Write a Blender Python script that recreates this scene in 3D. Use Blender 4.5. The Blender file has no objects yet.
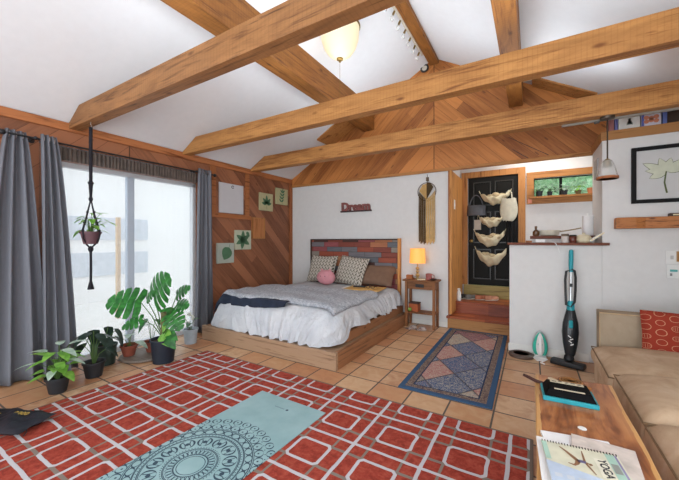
import bpy, math, random
from math import sin, cos, pi, radians, sqrt, atan2
from mathutils import Vector as V, Matrix
random.seed(11)
S = bpy.context.scene
COL = S.collection

# ------------------------------------------------------------------ camera
cd = bpy.data.cameras.new('camera'); cam = bpy.data.objects.new('camera', cd); COL.objects.link(cam)
cd.sensor_width = 36; cd.lens = 36*320/679; cd.shift_y = 1/679; cd.clip_start = .02
cam.location = (0, 0, 1.25); cam.rotation_euler = (pi/2, 0, radians(31.03))
S.camera = cam
# ------------------------------------------------------------------ sky, daylight, exposure
S.view_settings.view_transform = 'Standard'; S.view_settings.look = 'None'
S.view_settings.exposure = 0.34; S.view_settings.gamma = 1; S.view_settings.use_curve_mapping = False
try:
    S.cycles.use_denoising = True
    S.cycles.max_bounces = 10; S.cycles.diffuse_bounces = 6; S.cycles.transparent_max_bounces = 16
    S.cycles.sample_clamp_indirect = 4
except Exception: pass
w = bpy.data.worlds.new('sky'); S.world = w; w.use_nodes = True
bg = w.node_tree.nodes['Background']; bg.inputs[0].default_value = (.86, .93, 1, 1); bg.inputs[1].default_value = 1.95

def area(name, loc, rot, sx, sy, power, color=(1, 1, 1)):
    l = bpy.data.lights.new(name, 'AREA'); l.shape = 'RECTANGLE'; l.size = sx; l.size_y = sy
    l.energy = power; l.color = color
    o = bpy.data.objects.new(name, l); COL.objects.link(o); o.location = loc; o.rotation_euler = rot
    return o
# daylight portal at the big sliding window, then added fill lights out of view
area('daylight_sliding_window', (-4.35, 1.9, 1.15), (0, -pi/2, 0), 2.0, 1.7, 75, (.93, .97, 1)).data.cycles.is_portal = True
area('added_fill_behind_camera', (-1.2, -1.75, 1.3), (pi/2, 0, 0), 4.4, 2.2, 74, (.90, .96, 1))  # added fill in an assumed opening behind the camera
area('added_fill_right_wall', (1.75, .3, 1.5), (0, pi/2, 0), 1.4, 1.6, 45, (.93, .97, 1))  # added fill in an assumed opening of the right wall
area('added_bounce_fill', (-1.2, -1.1, 1.55), (pi+.25, 0, 0), 1.2, .8, 3, (.88, .95, 1))  # added bounce fill aimed at the ceiling, no lamp stands here
area('added_bounce_fill_tilted', (-1.9, -.9, 1.45), V((-.62, -.55, -.75)).to_track_quat('Z', 'Y').to_euler(), .8, .8, 6, (.86, .94, 1))  # second added fill, tilted towards the kitchen-side slope, no lamp behind it
# added fill strips, unseen on top of the tie beams, to even out the vault
for by, bz in ((1.38, 2.56), (2.58, 2.585), (3.77, 2.60)): area('added_beam_fill', (-1.15, by, bz), (pi, 0, 0), 2.4, .08, 10, (.84, .93, 1)); area('added_beam_end_fill', (.22, by, bz), (pi, 0, 0), .8, .08, 1.7, (.84, .93, 1))
area('added_alcove_fill', (.1, 5.2, 2.58), (0, 0, 0), .9, .3, 8, (1, .96, .9))  # added fill for the alcove, hidden behind the gable

# ------------------------------------------------------------------ materials
def hexc(h):
    h = h.lstrip('#'); r = [int(h[i:i+2], 16)/255 for i in (0, 2, 4)]
    return tuple(x/12.92 if x <= .04045 else ((x+.055)/1.055)**2.4 for x in r) + (1,)
class SH:
    def __init__(s, name, rough=.6, spec=.4):
        s.m = bpy.data.materials.new(name); s.m.use_nodes = True; s.nt = s.m.node_tree
        s.b = s.nt.nodes['Principled BSDF']; s.b.inputs['Roughness'].default_value = rough
        s.b.inputs['Specular IOR Level'].default_value = spec
    def n(s, t, **k):
        x = s.nt.nodes.new('ShaderNode'+t)
        for a, b in k.items(): setattr(x, a, b)
        return x
    def put(s, sock, val):
        if val is None: return
        if hasattr(val, 'is_linked') or isinstance(val, bpy.types.NodeSocket): s.nt.links.new(val, sock)
        else: sock.default_value = val
    def M(s, op, a, b=None, c=None):
        x = s.n('Math', operation=op)
        for i, q in enumerate((a, b, c)): s.put(x.inputs[i], q)
        return x.outputs[0]
    def add(s, a, b): return s.M('ADD', a, b)
    def sub(s, a, b): return s.M('SUBTRACT', a, b)
    def mul(s, a, b): return s.M('MULTIPLY', a, b)
    def lt(s, a, b): return s.M('LESS_THAN', a, b)
    def gt(s, a, b): return s.M('GREATER_THAN', a, b)
    def mx(s, a, b): return s.M('MAXIMUM', a, b)
    def ab(s, a): return s.M('ABSOLUTE', a)
    def fl(s, a): return s.M('FLOOR', a)
    def fr(s, a): return s.M('FRACT', a)
    def xyz(s):
        if not hasattr(s, '_x'):
            s.tc = s.n('TexCoord'); q = s.n('SeparateXYZ'); s.nt.links.new(s.tc.outputs['Object'], q.inputs[0]); s._x = q.outputs
        return s._x
    def vec(s, x, y, z):
        q = s.n('CombineXYZ')
        for i, k in enumerate((x, y, z)): s.put(q.inputs[i], k)
        return q.outputs[0]
    def scaled(s, sx, sy, sz):
        x = s.xyz(); return s.vec(s.mul(x[0], sx), s.mul(x[1], sy), s.mul(x[2], sz))
    def noise(s, vec, scale, detail=4, dist=0, rough=.55):
        q = s.n('TexNoise'); s.put(q.inputs['Vector'], vec); q.inputs['Scale'].default_value = scale
        q.inputs['Detail'].default_value = detail; q.inputs['Distortion'].default_value = dist; q.inputs['Roughness'].default_value = rough
        return q.outputs['Fac']
    def hash(s, a, b=0.0):
        q = s.n('TexWhiteNoise', noise_dimensions='2D'); s.put(q.inputs['Vector'], s.vec(a, b, 0.0)); return q.outputs['Value']
    def ramp(s, f, stops, const=False):
        q = s.n('ValToRGB'); s.put(q.inputs[0], f); e = q.color_ramp.elements
        if const: q.color_ramp.interpolation = 'CONSTANT'
        while len(e) < len(stops): e.new(.5)
        for k, (p, c) in enumerate(stops): e[k].position = p; e[k].color = hexc(c) if isinstance(c, str) else c
        return q.outputs[0]
    def mix(s, f, a, b, mode='MIX'):
        q = s.n('Mix', data_type='RGBA', blend_type=mode); s.put(q.inputs[0], f)
        for i, k in ((6, a), (7, b)): s.put(q.inputs[i], hexc(k) if isinstance(k, str) else k)
        return q.outputs[2]
    def col(s, c): s.put(s.b.inputs['Base Color'], hexc(c) if isinstance(c, str) else c); return s
    def bump(s, h, strength=.3, dist=.01):
        q = s.n('Bump'); q.inputs['Strength'].default_value = strength; q.inputs['Distance'].default_value = dist
        s.put(q.inputs['Height'], h); s.nt.links.new(q.outputs[0], s.b.inputs['Normal'])
    def rnd(s): return s.n('ObjectInfo').outputs['Random']
MC = {}
def plain(name, c, rough=.6, metal=0, var=.10, bump=0, bscale=60, spec=.4):
    if name in MC: return MC[name]
    s = SH(name, rough, spec); f = s.noise(s.scaled(1, 1, 1), 14, 3)
    k = hexc(c); d = tuple(x*(1-var) for x in k[:3])+(1,); e = tuple(min(1, x*(1+var)) for x in k[:3])+(1,)
    s.col(s.ramp(f, [(.3, d), (.7, e)])); s.b.inputs['Metallic'].default_value = metal
    if bump: s.bump(s.noise(s.scaled(1, 1, 1), bscale, 3), bump, .004)
    MC[name] = s.m; return s.m
def wood(name, light, dark, axis=0, sc=1.0, knots=True, rough=.55, rnd=.25, saw=False):
    if name in MC: return MC[name]
    s = SH(name, rough, .3); g = [11*sc]*3; g[axis] = .7*sc
    o = s.mul(s.rnd(), 37.0); x = s.xyz()
    v = s.vec(s.add(s.mul(x[0], g[0]), o), s.add(s.mul(x[1], g[1]), o), s.add(s.mul(x[2], g[2]), o))
    f = s.noise(v, 1.6, 6, 1.2, .6); f2 = s.noise(v, 9, 3)
    t = s.add(s.mul(f, .8), s.mul(f2, .25))
    c = s.ramp(t, [(.36, dark), (.50, light), (.62, light), (.72, dark)])
    if knots:
        g2 = [5.5*sc]*3; g2[axis] = 2.2*sc
        vo = s.n('TexVoronoi'); s.put(vo.inputs['Vector'], s.vec(s.add(s.mul(x[0], g2[0]), o), s.add(s.mul(x[1], g2[1]), o), s.add(s.mul(x[2], g2[2]), o))); vo.inputs['Scale'].default_value = 1
        kn = s.n('MapRange'); s.put(kn.inputs[0], vo.outputs['Distance']); kn.inputs[1].default_value = .04; kn.inputs[2].default_value = .11; kn.inputs[3].default_value = .75; kn.inputs[4].default_value = 0
        c = s.mix(kn.outputs[0], c, dark, 'MULTIPLY')
    if saw:
        sw = s.fr(s.mul(x[axis], 34.0)); c = s.mix(s.mul(s.mul(s.lt(sw, .2), .28), s.noise(s.scaled(3, 3, 3), 2.2, 2)), c, dark)
        c = s.mix(s.ramp(s.noise(s.vec(s.mul(x[0], .9 if axis == 0 else 5), s.mul(x[1], .9 if axis == 1 else 5), s.mul(x[2], 5.0)), 1.6, 5, 1.5, .65), [(.35, (.0, .0, .0, 1)), (.7, (.55, .55, .55, 1))]), c, dark)
    hs = s.n('HueSaturation'); s.put(hs.inputs['Color'], c); s.put(hs.inputs['Value'], s.add(1-rnd/2, s.mul(s.rnd(), rnd)))
    s.col(hs.outputs[0]); s.bump(t, .25, .004); MC[name] = s.m; return s.m
def planks(name, kind, width, light, dark, c0):
    """diagonal boarding; kind 'gable' reads x,z (a peak at x=c0), 'wall' reads y,z (a peak at y=c0)"""
    s = SH(name, .5, .35); x = s.xyz(); a = x[0] if kind == 'gable' else x[1]
    d = s.sub(a, c0); p = s.mul(s.add(x[2], s.ab(d)), .7071/width); i = s.fl(p); f = s.fr(p)
    q = s.mul(s.sub(x[2], s.ab(d)), .7071)
    side = s.gt(d, 0.0)
    h = s.hash(i, s.add(side, s.mul(s.fl(s.add(s.mul(q, .22), s.mul(s.hash(i, 3.0), 5.0))), 1.7)))
    gr = s.noise(s.vec(s.add(s.mul(q, .9), s.mul(h, 40.0)), s.mul(p, 1.6), s.mul(h, 9.0)), 2.2, 6, 1.0, .6)
    c = s.ramp(s.add(s.mul(gr, .75), s.mul(h, .3)), [(.25, dark), (.6, light), (.85, light)])
    vo = s.n('TexVoronoi'); s.put(vo.inputs['Vector'], s.vec(s.mul(q, 2.6), s.mul(p, 1.1), h)); vo.inputs['Scale'].default_value = 1
    c = s.mix(s.mul(s.lt(vo.outputs['Distance'], .09), .55), c, '#4a2814')
    hs = s.n('HueSaturation'); s.put(hs.inputs['Color'], c); s.put(hs.inputs['Value'], s.add(.86, s.mul(h, .26)))
    g = s.mx(s.lt(f, .022), s.lt(s.ab(d), .006))
    s.col(s.mix(s.mul(g, .8), hs.outputs[0], '#2a160a')); s.bump(s.sub(1.0, g), .5, .006); MC[name] = s.m; return s.m

M_white = plain('white_plaster', '#d5d5d4', .75, var=.025, bump=.05, bscale=35)
M_ceil = plain('ceiling_paint', '#dfe1e4', .85, var=.015)
M_trimw = plain('white_trim_paint', '#dcdcd8', .5, var=.02)
M_beam = wood('beam_fir', '#9b6d43', '#50321c', 0, saw=True)
M_beam2 = wood('beam_fir_golden', '#bd884e', '#744522', 0, saw=True)
M_beamy = wood('purlin_fir', '#96622f', '#543016', 1, saw=True)
M_gable = planks('gable_boards', 'gable', .135, '#b9783f', '#854c23', -1.24)
M_lwall = planks('wall_boards', 'wall', .15, '#9a6547', '#714530', 1.9)
M_trimx = wood('trim_fir_x', '#b07a45', '#744622', 0)
M_trimy = wood('trim_fir_y', '#a86a40', '#6b3b20', 1)
M_trimz = wood('trim_fir_z', '#b07a45', '#744622', 2)
M_trimzd = wood('trim_dark_z', '#9c5f3a', '#64371e', 2)
M_black = plain('black_plastic', '#1b1c1f', .45, var=.15)
M_dark = plain('black_paint', '#12120f', .6, var=.1, spec=.2)
M_chrome = plain('brushed_steel', '#b9bbbc', .3, 1, var=.05)
M_brass = plain('aged_brass', '#8d7748', .35, 1, var=.1)
M_cream = plain('cream_cotton', '#d9cfae', .9, var=.12, bump=.6)
M_paper = plain('white_paper', '#e6e6e6', .7, var=.03)
M_teal = plain('teal_plastic', '#1f94a0', .4, var=.05)
M_aqua = plain('aqua_plastic', '#35b39c', .35, var=.08)
M_wplas = plain('white_plastic', '#e2e3e1', .4, var=.03)
M_terra = plain('terracotta', '#8c4a38', .8, var=.15)
M_soil = plain('soil', '#2d221b', .95, var=.4, bump=.8)
def glass(name, tint, rough=0.02, alpha=.12):
    m = bpy.data.materials.new(name); m.use_nodes = True; nt = m.node_tree; b = nt.nodes['Principled BSDF']
    b.inputs['Base Color'].default_value = hexc(tint); b.inputs['Roughness'].default_value = rough
    b.inputs['Alpha'].default_value = alpha; return m
M_glass = glass('window_glass', '#e8f0f2', .02, .10)
M_cglass = glass('clear_glass', '#e3e4e0', .03, .34)
def emit(name, c, st):
    s = SH(name); s.col(c); s.b.inputs['Emission Color'].default_value = hexc(c); s.b.inputs['Emission Strength'].default_value = st; return s.m
def leafmat(name, c1, c2, vein=None):
    s = SH(name, .42, .45); f = s.noise(s.scaled(1, 1, 1), 22, 3)
    s.col(s.ramp(f, [(.35, c1), (.65, c2)])); s.b.inputs['Subsurface Weight'].default_value = 0
    # light passes through leaves a little
    tr = s.n('BsdfTranslucent'); tr.inputs[0].default_value = hexc(c2); mx = s.n('MixShader'); mx.inputs[0].default_value = .25
    out = s.nt.nodes['Material Output']; s.nt.links.new(s.b.outputs[0], mx.inputs[1]); s.nt.links.new(tr.outputs[0], mx.inputs[2]); s.nt.links.new(mx.outputs[0], out.inputs[0])
    return s.m
L_green = leafmat('leaf_bright_green', '#5c9a34', '#93c95c')
L_mon = leafmat('leaf_monstera', '#17501f', '#3a8a38')
L_dark = leafmat('leaf_dark', '#16241f', '#2f463a')
L_pale = leafmat('leaf_pale', '#8fb09c', '#cbdcd0')
L_mid = leafmat('leaf_mid', '#2f5f3c', '#557f58')
M_stem = plain('stem_green', '#4d6a36', .6)

# ------------------------------------------------------------------ mesh helpers
def root_of(o):
    while o.parent: o = o.parent
    return o
class MB:
    def __init__(s): s.v = []; s.f = []; s.mi = []; s.cur = 0
    def add(s, vs, fs):
        o = len(s.v); s.v += [V(p) for p in vs]
        for f in fs: s.f.append([o+i for i in f]); s.mi.append(s.cur)
        return s
    def box(s, x0, y0, z0, x1, y1, z1):
        x0, x1 = sorted((x0, x1)); y0, y1 = sorted((y0, y1)); z0, z1 = sorted((z0, z1))
        return s.add([(x0,y0,z0),(x1,y0,z0),(x1,y1,z0),(x0,y1,z0),(x0,y0,z1),(x1,y0,z1),(x1,y1,z1),(x0,y1,z1)],
                     [(0,3,2,1),(4,5,6,7),(0,1,5,4),(1,2,6,5),(2,3,7,6),(3,0,4,7)])
    def obox(s, c, size, R=None):
        R = R or Matrix.Identity(3); a, b, d = (k/2 for k in size); c = V(c)
        vs = [c+R@V((x*a, y*b, z*d)) for z in (-1, 1) for x, y in ((-1,-1),(1,-1),(1,1),(-1,1))]
        return s.add(vs, [(0,3,2,1),(4,5,6,7),(0,1,5,4),(1,2,6,5),(2,3,7,6),(3,0,4,7)])
    def cyl(s, p0, p1, r0, r1=None, n=16, cap=True):
        p0, p1 = V(p0), V(p1); r1 = r0 if r1 is None else r1; d = (p1-p0).normalized()
        a = d.orthogonal().normalized(); b = d.cross(a); vs = []; fs = []
        for p, r in ((p0, r0), (p1, r1)):
            vs += [p+(a*cos(2*pi*i/n)+b*sin(2*pi*i/n))*r for i in range(n)]
        fs = [(i, (i+1) % n, n+(i+1) % n, n+i) for i in range(n)]
        if cap: fs += [tuple(range(n-1, -1, -1)), tuple(range(n, 2*n))]
        return s.add(vs, fs)
    def lathe(s, prof, c=(0, 0, 0), n=28, R=None, sx=1, sy=1):
        c = V(c); vs = []; fs = []; R = R or Matrix.Identity(3)
        for r, z in prof: vs += [c+R@V((cos(2*pi*i/n)*r*sx, sin(2*pi*i/n)*r*sy, z)) for i in range(n)]
        for k in range(len(prof)-1):
            for i in range(n): fs.append((k*n+i, k*n+(i+1) % n, (k+1)*n+(i+1) % n, (k+1)*n+i))
        if prof[0][0] > 1e-4: fs.append(tuple(range(n-1, -1, -1)))
        if prof[-1][0] > 1e-4: fs.append(tuple(range((len(prof)-1)*n, len(prof)*n)))
        return s.add(vs, fs)
    def tube(s, pts, r, n=6):
        pts = [V(p) for p in pts]; m = len(pts); rr = r if isinstance(r, (list, tuple)) else [r]*m; vs = []; fs = []
        ref = None
        for i, p in enumerate(pts):
            d = (pts[min(i+1, m-1)]-pts[max(i-1, 0)]).normalized()
            if ref is None: ref = d.orthogonal().normalized()
            a = (ref-d*ref.dot(d)); a = a.normalized() if a.length > 1e-5 else d.orthogonal().normalized(); ref = a; b = d.cross(a)
            vs += [p+(a*cos(2*pi*k/n)+b*sin(2*pi*k/n))*rr[i] for k in range(n)]
        for i in range(m-1):
            for k in range(n): fs.append((i*n+k, i*n+(k+1) % n, (i+1)*n+(k+1) % n, (i+1)*n+k))
        fs += [tuple(range(n-1, -1, -1)), tuple(range((m-1)*n, m*n))]
        return s.add(vs, fs)
    def grid(s, fn, nu, nv, cu=False, cv=False):
        vs = [fn(i/(nu if cu else nu-1), j/(nv if cv else nv-1)) for j in range(nv) for i in range(nu)]; fs = []
        for j in range(nv if cv else nv-1):
            for i in range(nu if cu else nu-1):
                a, b, c2, d = j*nu+i, j*nu+(i+1) % nu, ((j+1) % nv)*nu+(i+1) % nu, ((j+1) % nv)*nu+i
                fs.append((a, b, c2, d))
        return s.add(vs, fs)
    def ball(s, c, r, n=16, R=None):
        rx, ry, rz = r if isinstance(r, (tuple, list)) else (r, r, r); R = R or Matrix.Identity(3); c = V(c); h = n//2
        vs = [c+R@V((0, 0, -rz))]+[c+R@V((rx*cos(2*pi*i/n)*sin(pi*j/h), ry*sin(2*pi*i/n)*sin(pi*j/h), -rz*cos(pi*j/h))) for j in range(1, h) for i in range(n)]+[c+R@V((0, 0, rz))]
        fs = [(0, 1+(i+1) % n, 1+i) for i in range(n)]
        for j in range(h-2):
            for i in range(n): fs.append((1+j*n+i, 1+j*n+(i+1) % n, 1+(j+1)*n+(i+1) % n, 1+(j+1)*n+i))
        l = len(vs)-1; fs += [(l, 1+(h-2)*n+i, 1+(h-2)*n+(i+1) % n) for i in range(n)]
        return s.add(vs, fs)
    def prism(s, poly, off):
        off = V(off); n = len(poly); vs = [V(p) for p in poly]+[V(p)+off for p in poly]
        return s.add(vs, [tuple(range(n-1, -1, -1)), tuple(range(n, 2*n))]+[(i, (i+1) % n, n+(i+1) % n, n+i) for i in range(n)])
    def leaf(s, b, d, nrm, L, W, droop=.25, heart=0.0, fold=.2, n=8):
        b, d = V(b), V(d).normalized(); sd = d.cross(V(nrm)).normalized(); nn = sd.cross(d)
        def P(u, t):
            w = W*.5*(sin(pi*min(1, max(0, t**(.75-.25*heart)))))**.8*(u*2-1)
            tt = t-heart*.14*abs(u*2-1)*(1-t)
            return b+d*L*tt+sd*w-nn*(droop*L*t*t)+nn*abs(w)*fold
        return s.grid(P, 5, n)
    def monstera(s, b, d, nrm, L, W, droop=.2):
        b, d = V(b), V(d).normalized(); sd = d.cross(V(nrm)).normalized(); nn = sd.cross(d); K = 5
        def P(t, w): return b+d*L*t+sd*w-nn*(droop*L*max(t, 0)**2)+nn*(abs(w)*.12-w*w*.9/W*.5)
        def hw(t):
            return W*.5*max(.06, (sin(pi*(min(1, max(0, (t+.22)/1.22)))**.80))**.7)
        for sg in (-1, 1):
            for i in range(K):
                t0, t1 = i/K, (i+1)/K
                vs = []; cols = 8
                for k in range(cols):
                    q = k/(cols-1); g = 0 if q < .62 else .10*(q-.62)/.38
                    a0 = t0+(t1-t0)*g; a1 = t1-(t1-t0)*g
                    if q == 1: m = (a0+a1)/2; a0, a1 = m-(m-a0)*.8, m+(a1-m)*.8
                    adv = .12*q*q-.20*q*(1-t0)*(1-t0)
                    for a in (a0, a1): vs.append(P(a*.97+adv*(1-a*.6), sg*q*hw(a*.98)))
                fs = [(2*k, 2*k+1, 2*k+3, 2*k+2) for k in range(cols-1)]
                s.add(vs, fs)
        return s
    def build(s, name, mat, parent=None, smooth=False, bevel=0, solid=0, sub=0, ang=40):
        me = bpy.data.meshes.new(name); off = root_of(parent).location.copy() if parent else V((0, 0, 0))
        me.from_pydata([tuple(p-off) for p in s.v], [], s.f)
        for m in (mat if isinstance(mat, (list, tuple)) else [mat]): me.materials.append(m)
        if any(s.mi): me.polygons.foreach_set('material_index', s.mi)
        if smooth:
            me.polygons.foreach_set('use_smooth', [True]*len(s.f)); me.set_sharp_from_angle(angle=radians(ang))
        me.update(); o = bpy.data.objects.new(name, me); COL.objects.link(o)
        if parent: o.parent = parent
        if solid: k = o.modifiers.new('thickness', 'SOLIDIFY'); k.thickness = solid; k.offset = 0
        if bevel: k = o.modifiers.new('edge', 'BEVEL'); k.width = bevel; k.segments = 2; k.limit_method = 'ANGLE'
        if sub: k = o.modifiers.new('smooth', 'SUBSURF'); k.levels = sub; k.render_levels = sub
        return o
def tag(o, label=None, cat=None, group=None, kind=None):
    for k, x in (('label', label), ('category', cat), ('group', group), ('kind', kind)):
        if x: o[k] = x
    return o
def thing(name, label, cat, loc, group=None):
    o = bpy.data.objects.new(name, None); o.empty_display_size = .1; COL.objects.link(o); o.location = loc
    return tag(o, label, cat, group)
def struct(name, mb, mat, parent=None, label=None, **k):
    o = mb.build(name, mat, parent, **k)
    if not parent: tag(o, label, None, None, 'structure')
    return o
def copy_tree(o, parent=None):
    c = o.copy(); COL.objects.link(c)
    if parent: c.parent = parent
    for ch in list(o.children): copy_tree(ch, c)
    return c
def text(name, body, size, ext, mat, M4, parent=None, bold=0, shear=0):
    cu = bpy.data.curves.new(name, 'FONT'); cu.body = body; cu.size = size; cu.extrude = ext; cu.align_x = 'CENTER'; cu.align_y = 'CENTER'
    cu.offset = bold; cu.shear = shear; cu.resolution_u = 3
    o = bpy.data.objects.new(name, cu); COL.objects.link(o); dg = bpy.context.evaluated_depsgraph_get()
    me = bpy.data.meshes.new_from_object(o.evaluated_get(dg)); bpy.data.objects.remove(o); me.name = name
    off = root_of(parent).location if parent else V((0, 0, 0))
    me.transform(Matrix.Translation(-off) @ M4); me.materials.clear(); me.materials.append(mat)
    q = bpy.data.objects.new(name, me); COL.objects.link(q)
    if parent: q.parent = parent
    return q
def frame(o, x, y, z): # 4x4 from origin and axes
    return Matrix(((x[0], y[0], z[0], o[0]), (x[1], y[1], z[1], o[1]), (x[2], y[2], z[2], o[2]), (0, 0, 0, 1)))
def Rz(a): return Matrix.Rotation(a, 3, 'Z')

# ================================================================== the room
XL, YB, XR, YF = -3.95, 4.78, 1.62, -1.7
EZ, SL, XP = 2.41, .568, -1.24                  # eave height, roof slope, ridge x
ZP = EZ+SL*(XP-XL)
def zc(x): return EZ+SL*(x-XL) if x < XP else ZP-SL*(x-XP)
# tiles
s = SH('terracotta_tiles', .42, .4); x = s.xyz(); T = .307
u = s.mul(s.add(x[0], .24), 1/T); v = s.mul(s.sub(x[1], 2.60), 1/T); iu, iv, fu, fv = s.fl(u), s.fl(v), s.fr(u), s.fr(v)
h = s.hash(iu, iv); nz = s.noise(s.vec(s.add(x[0], s.mul(h, 9.0)), x[1], h), 9, 6, .9)
c = s.ramp(s.add(s.mul(h, .60), s.mul(nz, .55)), [(.15, '#a06848'), (.36, '#bb8660'), (.55, '#c2956e'), (.75, '#d0ae8a'), (.95, '#ad7a58')])
eu, ev = s.M('MINIMUM', fu, s.sub(1.0, fu)), s.M('MINIMUM', fv, s.sub(1.0, fv)); g = s.lt(s.M('MINIMUM', eu, ev), .021)
s.col(s.mix(g, c, '#5d5650')); s.bump(s.add(s.mul(s.sub(1.0, g), 1.0), s.mul(nz, .15)), .35, .005); s.put(s.b.inputs['Roughness'], s.add(.40, s.mul(g, .4)))
M_tile = s.m
struct('floor', MB().box(XL-.15, YF-.1, -.12, XR+.1, YB+.05, 0), M_tile)

W0, W1, WZ = 1.22, 2.78, 2.04                    # sliding window opening on the boarded wall
mb = MB()
mb.box(XL-.14, YF, 0, XL, W0, WZ); mb.box(XL-.14, W1, 0, XL, YB+.1, WZ); mb.box(XL-.14, YF, WZ, XL, YB+.1, EZ+.02)
struct('wall_left', mb, M_lwall)
struct('wall_back', MB().box(XL, YB, 0, -1.02, YB+.12, 2.285), M_white)
# gable of boards
prof = [(XL, 2.285), (XR, 2.285), (XR, zc(XR)+.02), (XP, ZP+.02), (XL, EZ+.02)]
struct('wall_gable', MB().prism([(a, YB-.012, b) for a, b in prof], (0, .13, 0)), M_gable)
# sloped ceiling
mb = MB()
y0, y1 = YF-.1, YB+.12
for a, b in ((XL-.14, XP), (XP, XR+.12)):
    za, zb = zc(a), zc(b); mb.add([(a,y0,za),(b,y0,zb),(b,y1,zb),(a,y1,za),(a,y0,za+.12),(b,y0,zb+.12),(b,y1,zb+.12),(a,y1,za+.12)],
        [(0,1,2,3),(7,6,5,4),(0,4,5,1),(1,5,6,2),(2,6,7,3),(3,7,4,0)])
struct('ceiling', mb, M_ceil)
mb = MB(); mb.box(XR, YF, 0, XR+.1, -.4, 2.36); mb.box(XR, 1.0, 0, XR+.1, 4.15, 2.36); mb.box(XR, -.4, 0, XR+.1, 1.0, .6); mb.box(XR, -.4, 2.2, XR+.1, 1.0, 2.36)
struct('wall_right', mb, M_white)
mb = MB(); mb.box(XL, YF-.1, 0, -3.5, YF, 2.4); mb.box(1.1, YF-.1, 0, XR, YF, 2.4); mb.box(-3.5, YF-.1, 2.4, 1.1, YF, 2.5)
mb.prism([(XL, YF-.1, 2.4), (XR, YF-.1, 2.4), (XR, YF-.1, zc(XR)), (XP, YF-.1, ZP), (XL, YF-.1, EZ)], (0, .1, 0))
struct('wall_front', mb, M_white)
# wood trims
struct('trim_1', MB().box(XL, YF, 2.335, XL+.035, YB-.012, 2.415), M_trimy, bevel=.004)          # eave board
struct('trim_2', MB().box(XL, YB-.03, 2.262, .61, YB-.012, 2.305), M_trimx, bevel=.004)           # foot of the gable
mb = MB().box(XL, YB-.07, 0, XL+.03, YB, 2.34); struct('trim_3', mb, M_trimzd, bevel=.004)        # corner board
for nm, xa, xb, ya in (('trim_4', -3.035, -2.41, 4.32), ('trim_5', .0, .62, 4.5)):                # boarded strips of ceiling beside the gable
    mb = MB(); za, zb = zc(xa), zc(xb); k = (-.022)
    n_ = 4
    for i in range(n_):
        a = xa+(xb-xa)*0; yy0 = ya+(YB-.014-ya)*i/n_+.004; yy1 = ya+(YB-.014-ya)*(i+1)/n_-.004
        mb.add([(xa,yy0,za+k),(xb,yy0,zb+k),(xb,yy1,zb+k),(xa,yy1,za+k),(xa,yy0,za+.01),(xb,yy0,zb+.01),(xb,yy1,zb+.01),(xa,yy1,za+.01)],
           [(0,1,2,3),(7,6,5,4),(0,4,5,1),(1,5,6,2),(2,6,7,3),(3,7,4,0)])
    struct(nm, mb, M_trimx)
mb = MB(); mb.box(XL, 2.965, 1.595, XL+.02, 3.74, 1.66); mb.box(XL, 3.62, 1.66, XL+.02, 3.70, 2.335); mb.box(XL, 2.965, 1.66, XL+.02, 3.06, 2.335)
struct('trim_6', mb, M_trimy, bevel=.003)                                                         # frame of battens round the white panel
struct('baseboard_back', MB().box(XL, YB-.015, 0, -1.03, YB, .075), M_trimw, bevel=.003)
# tie beams
for i, (ya, yb, za, zb) in enumerate(((1.33, 1.43, 2.36, 2.545), (2.53, 2.63, 2.385, 2.57), (3.71, 3.83, 2.385, 2.585))):
    mb = MB(); x0 = XL+.02; xe = XL+(zb-EZ)/SL+.02
    xr = min(XR-.02, XP+(ZP-za)/SL-.012); xq = XP+(ZP-zb)/SL-.02
    poly = [(x0, ya, za), (xr, ya, za), (xr, ya, za+.004), (xq, ya, zb), (xe, ya, zb), (x0, ya, EZ+.0)]
    mb.prism(poly, (0, yb-ya, 0)); struct('tie_beam', mb, M_beam if i == 0 else M_beam2, label='%s rough sawn timber tie beam crossing the whole room under the vault' % ('nearest', 'middle', 'farthest')[i], bevel=.006)
mb = MB(); mb.box(-2.40, YF, 3.06, -2.20, YB-.015, 3.42); struct('roof_purlin', mb, M_beamy, label='timber purlin running under the window side of the roof', bevel=.006)
mb = MB(); mb.box(-.26, YF, 3.0, -.10, YB-.015, 3.42); struct('roof_purlin', mb, M_beamy, label='timber purlin running under the kitchen side of the roof', bevel=.006)
mb = MB(); mb.box(-1.30, YF, 3.85, -1.17, YB-.015, 3.96); struct('ridge_beam', mb, M_beamy, label='timber ridge beam at the peak of the vault', bevel=.006)

for (xa, za), (xb, zb) in (((-.262, 2.618), (.182, 2.325)), ((-.217, 2.452), (-.035, 2.312))):
    mb = MB(); mb.prism([(xa, YB-.013, za), (xb, YB-.013, zb), (xb-.012, YB-.013, zb), (xa-.004, YB-.013, za-.004)], (0, -.001, 0)); struct('board_gap', mb, M_black)
# half wall, deep wall block with loft, alcove
struct('wall_half', MB().box(-.222, 4.15, 0, .61, 4.29, 1.205), M_white, bevel=.006)
struct('wall_right_block', MB().box(.61, 4.15, 0, XR+.1, YB-.02, 2.262), M_white)
struct('trim_7', MB().box(.598, 4.138, 2.262, XR+.1, YB-.03, 2.352), wood('loft_edge', '#a87848', '#7a5228', 0, knots=False))
struct('baseboard_front', MB().box(-.232, 4.135, 0, .5, 4.15, .085), M_trimw, bevel=.003)
YD = 5.60
mb = MB(); mb.box(-1.14, YD, .3, -.90, YD+.12, 2.66); mb.box(-.90, YD, 2.285, -.165, YD+.12, 2.66); mb.box(-.165, YD, 0, .02, YD+.12, 2.66)
mb.box(.02, YD, 0, .95, YD+.12, 1.905); mb.box(.02, YD, 2.18, .95, YD+.12, 2.66); mb.box(.95, YD, 0, XR+.1, YD+.12, 2.66); mb.box(-.9, YD, .3, -.165, YD+.12, .42)
struct('wall_alcove', mb, M_white)
struct('wall_alcove_side', MB().box(-1.14, YB+.12, 0, -1.02, YD, 2.66), M_white)
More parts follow.
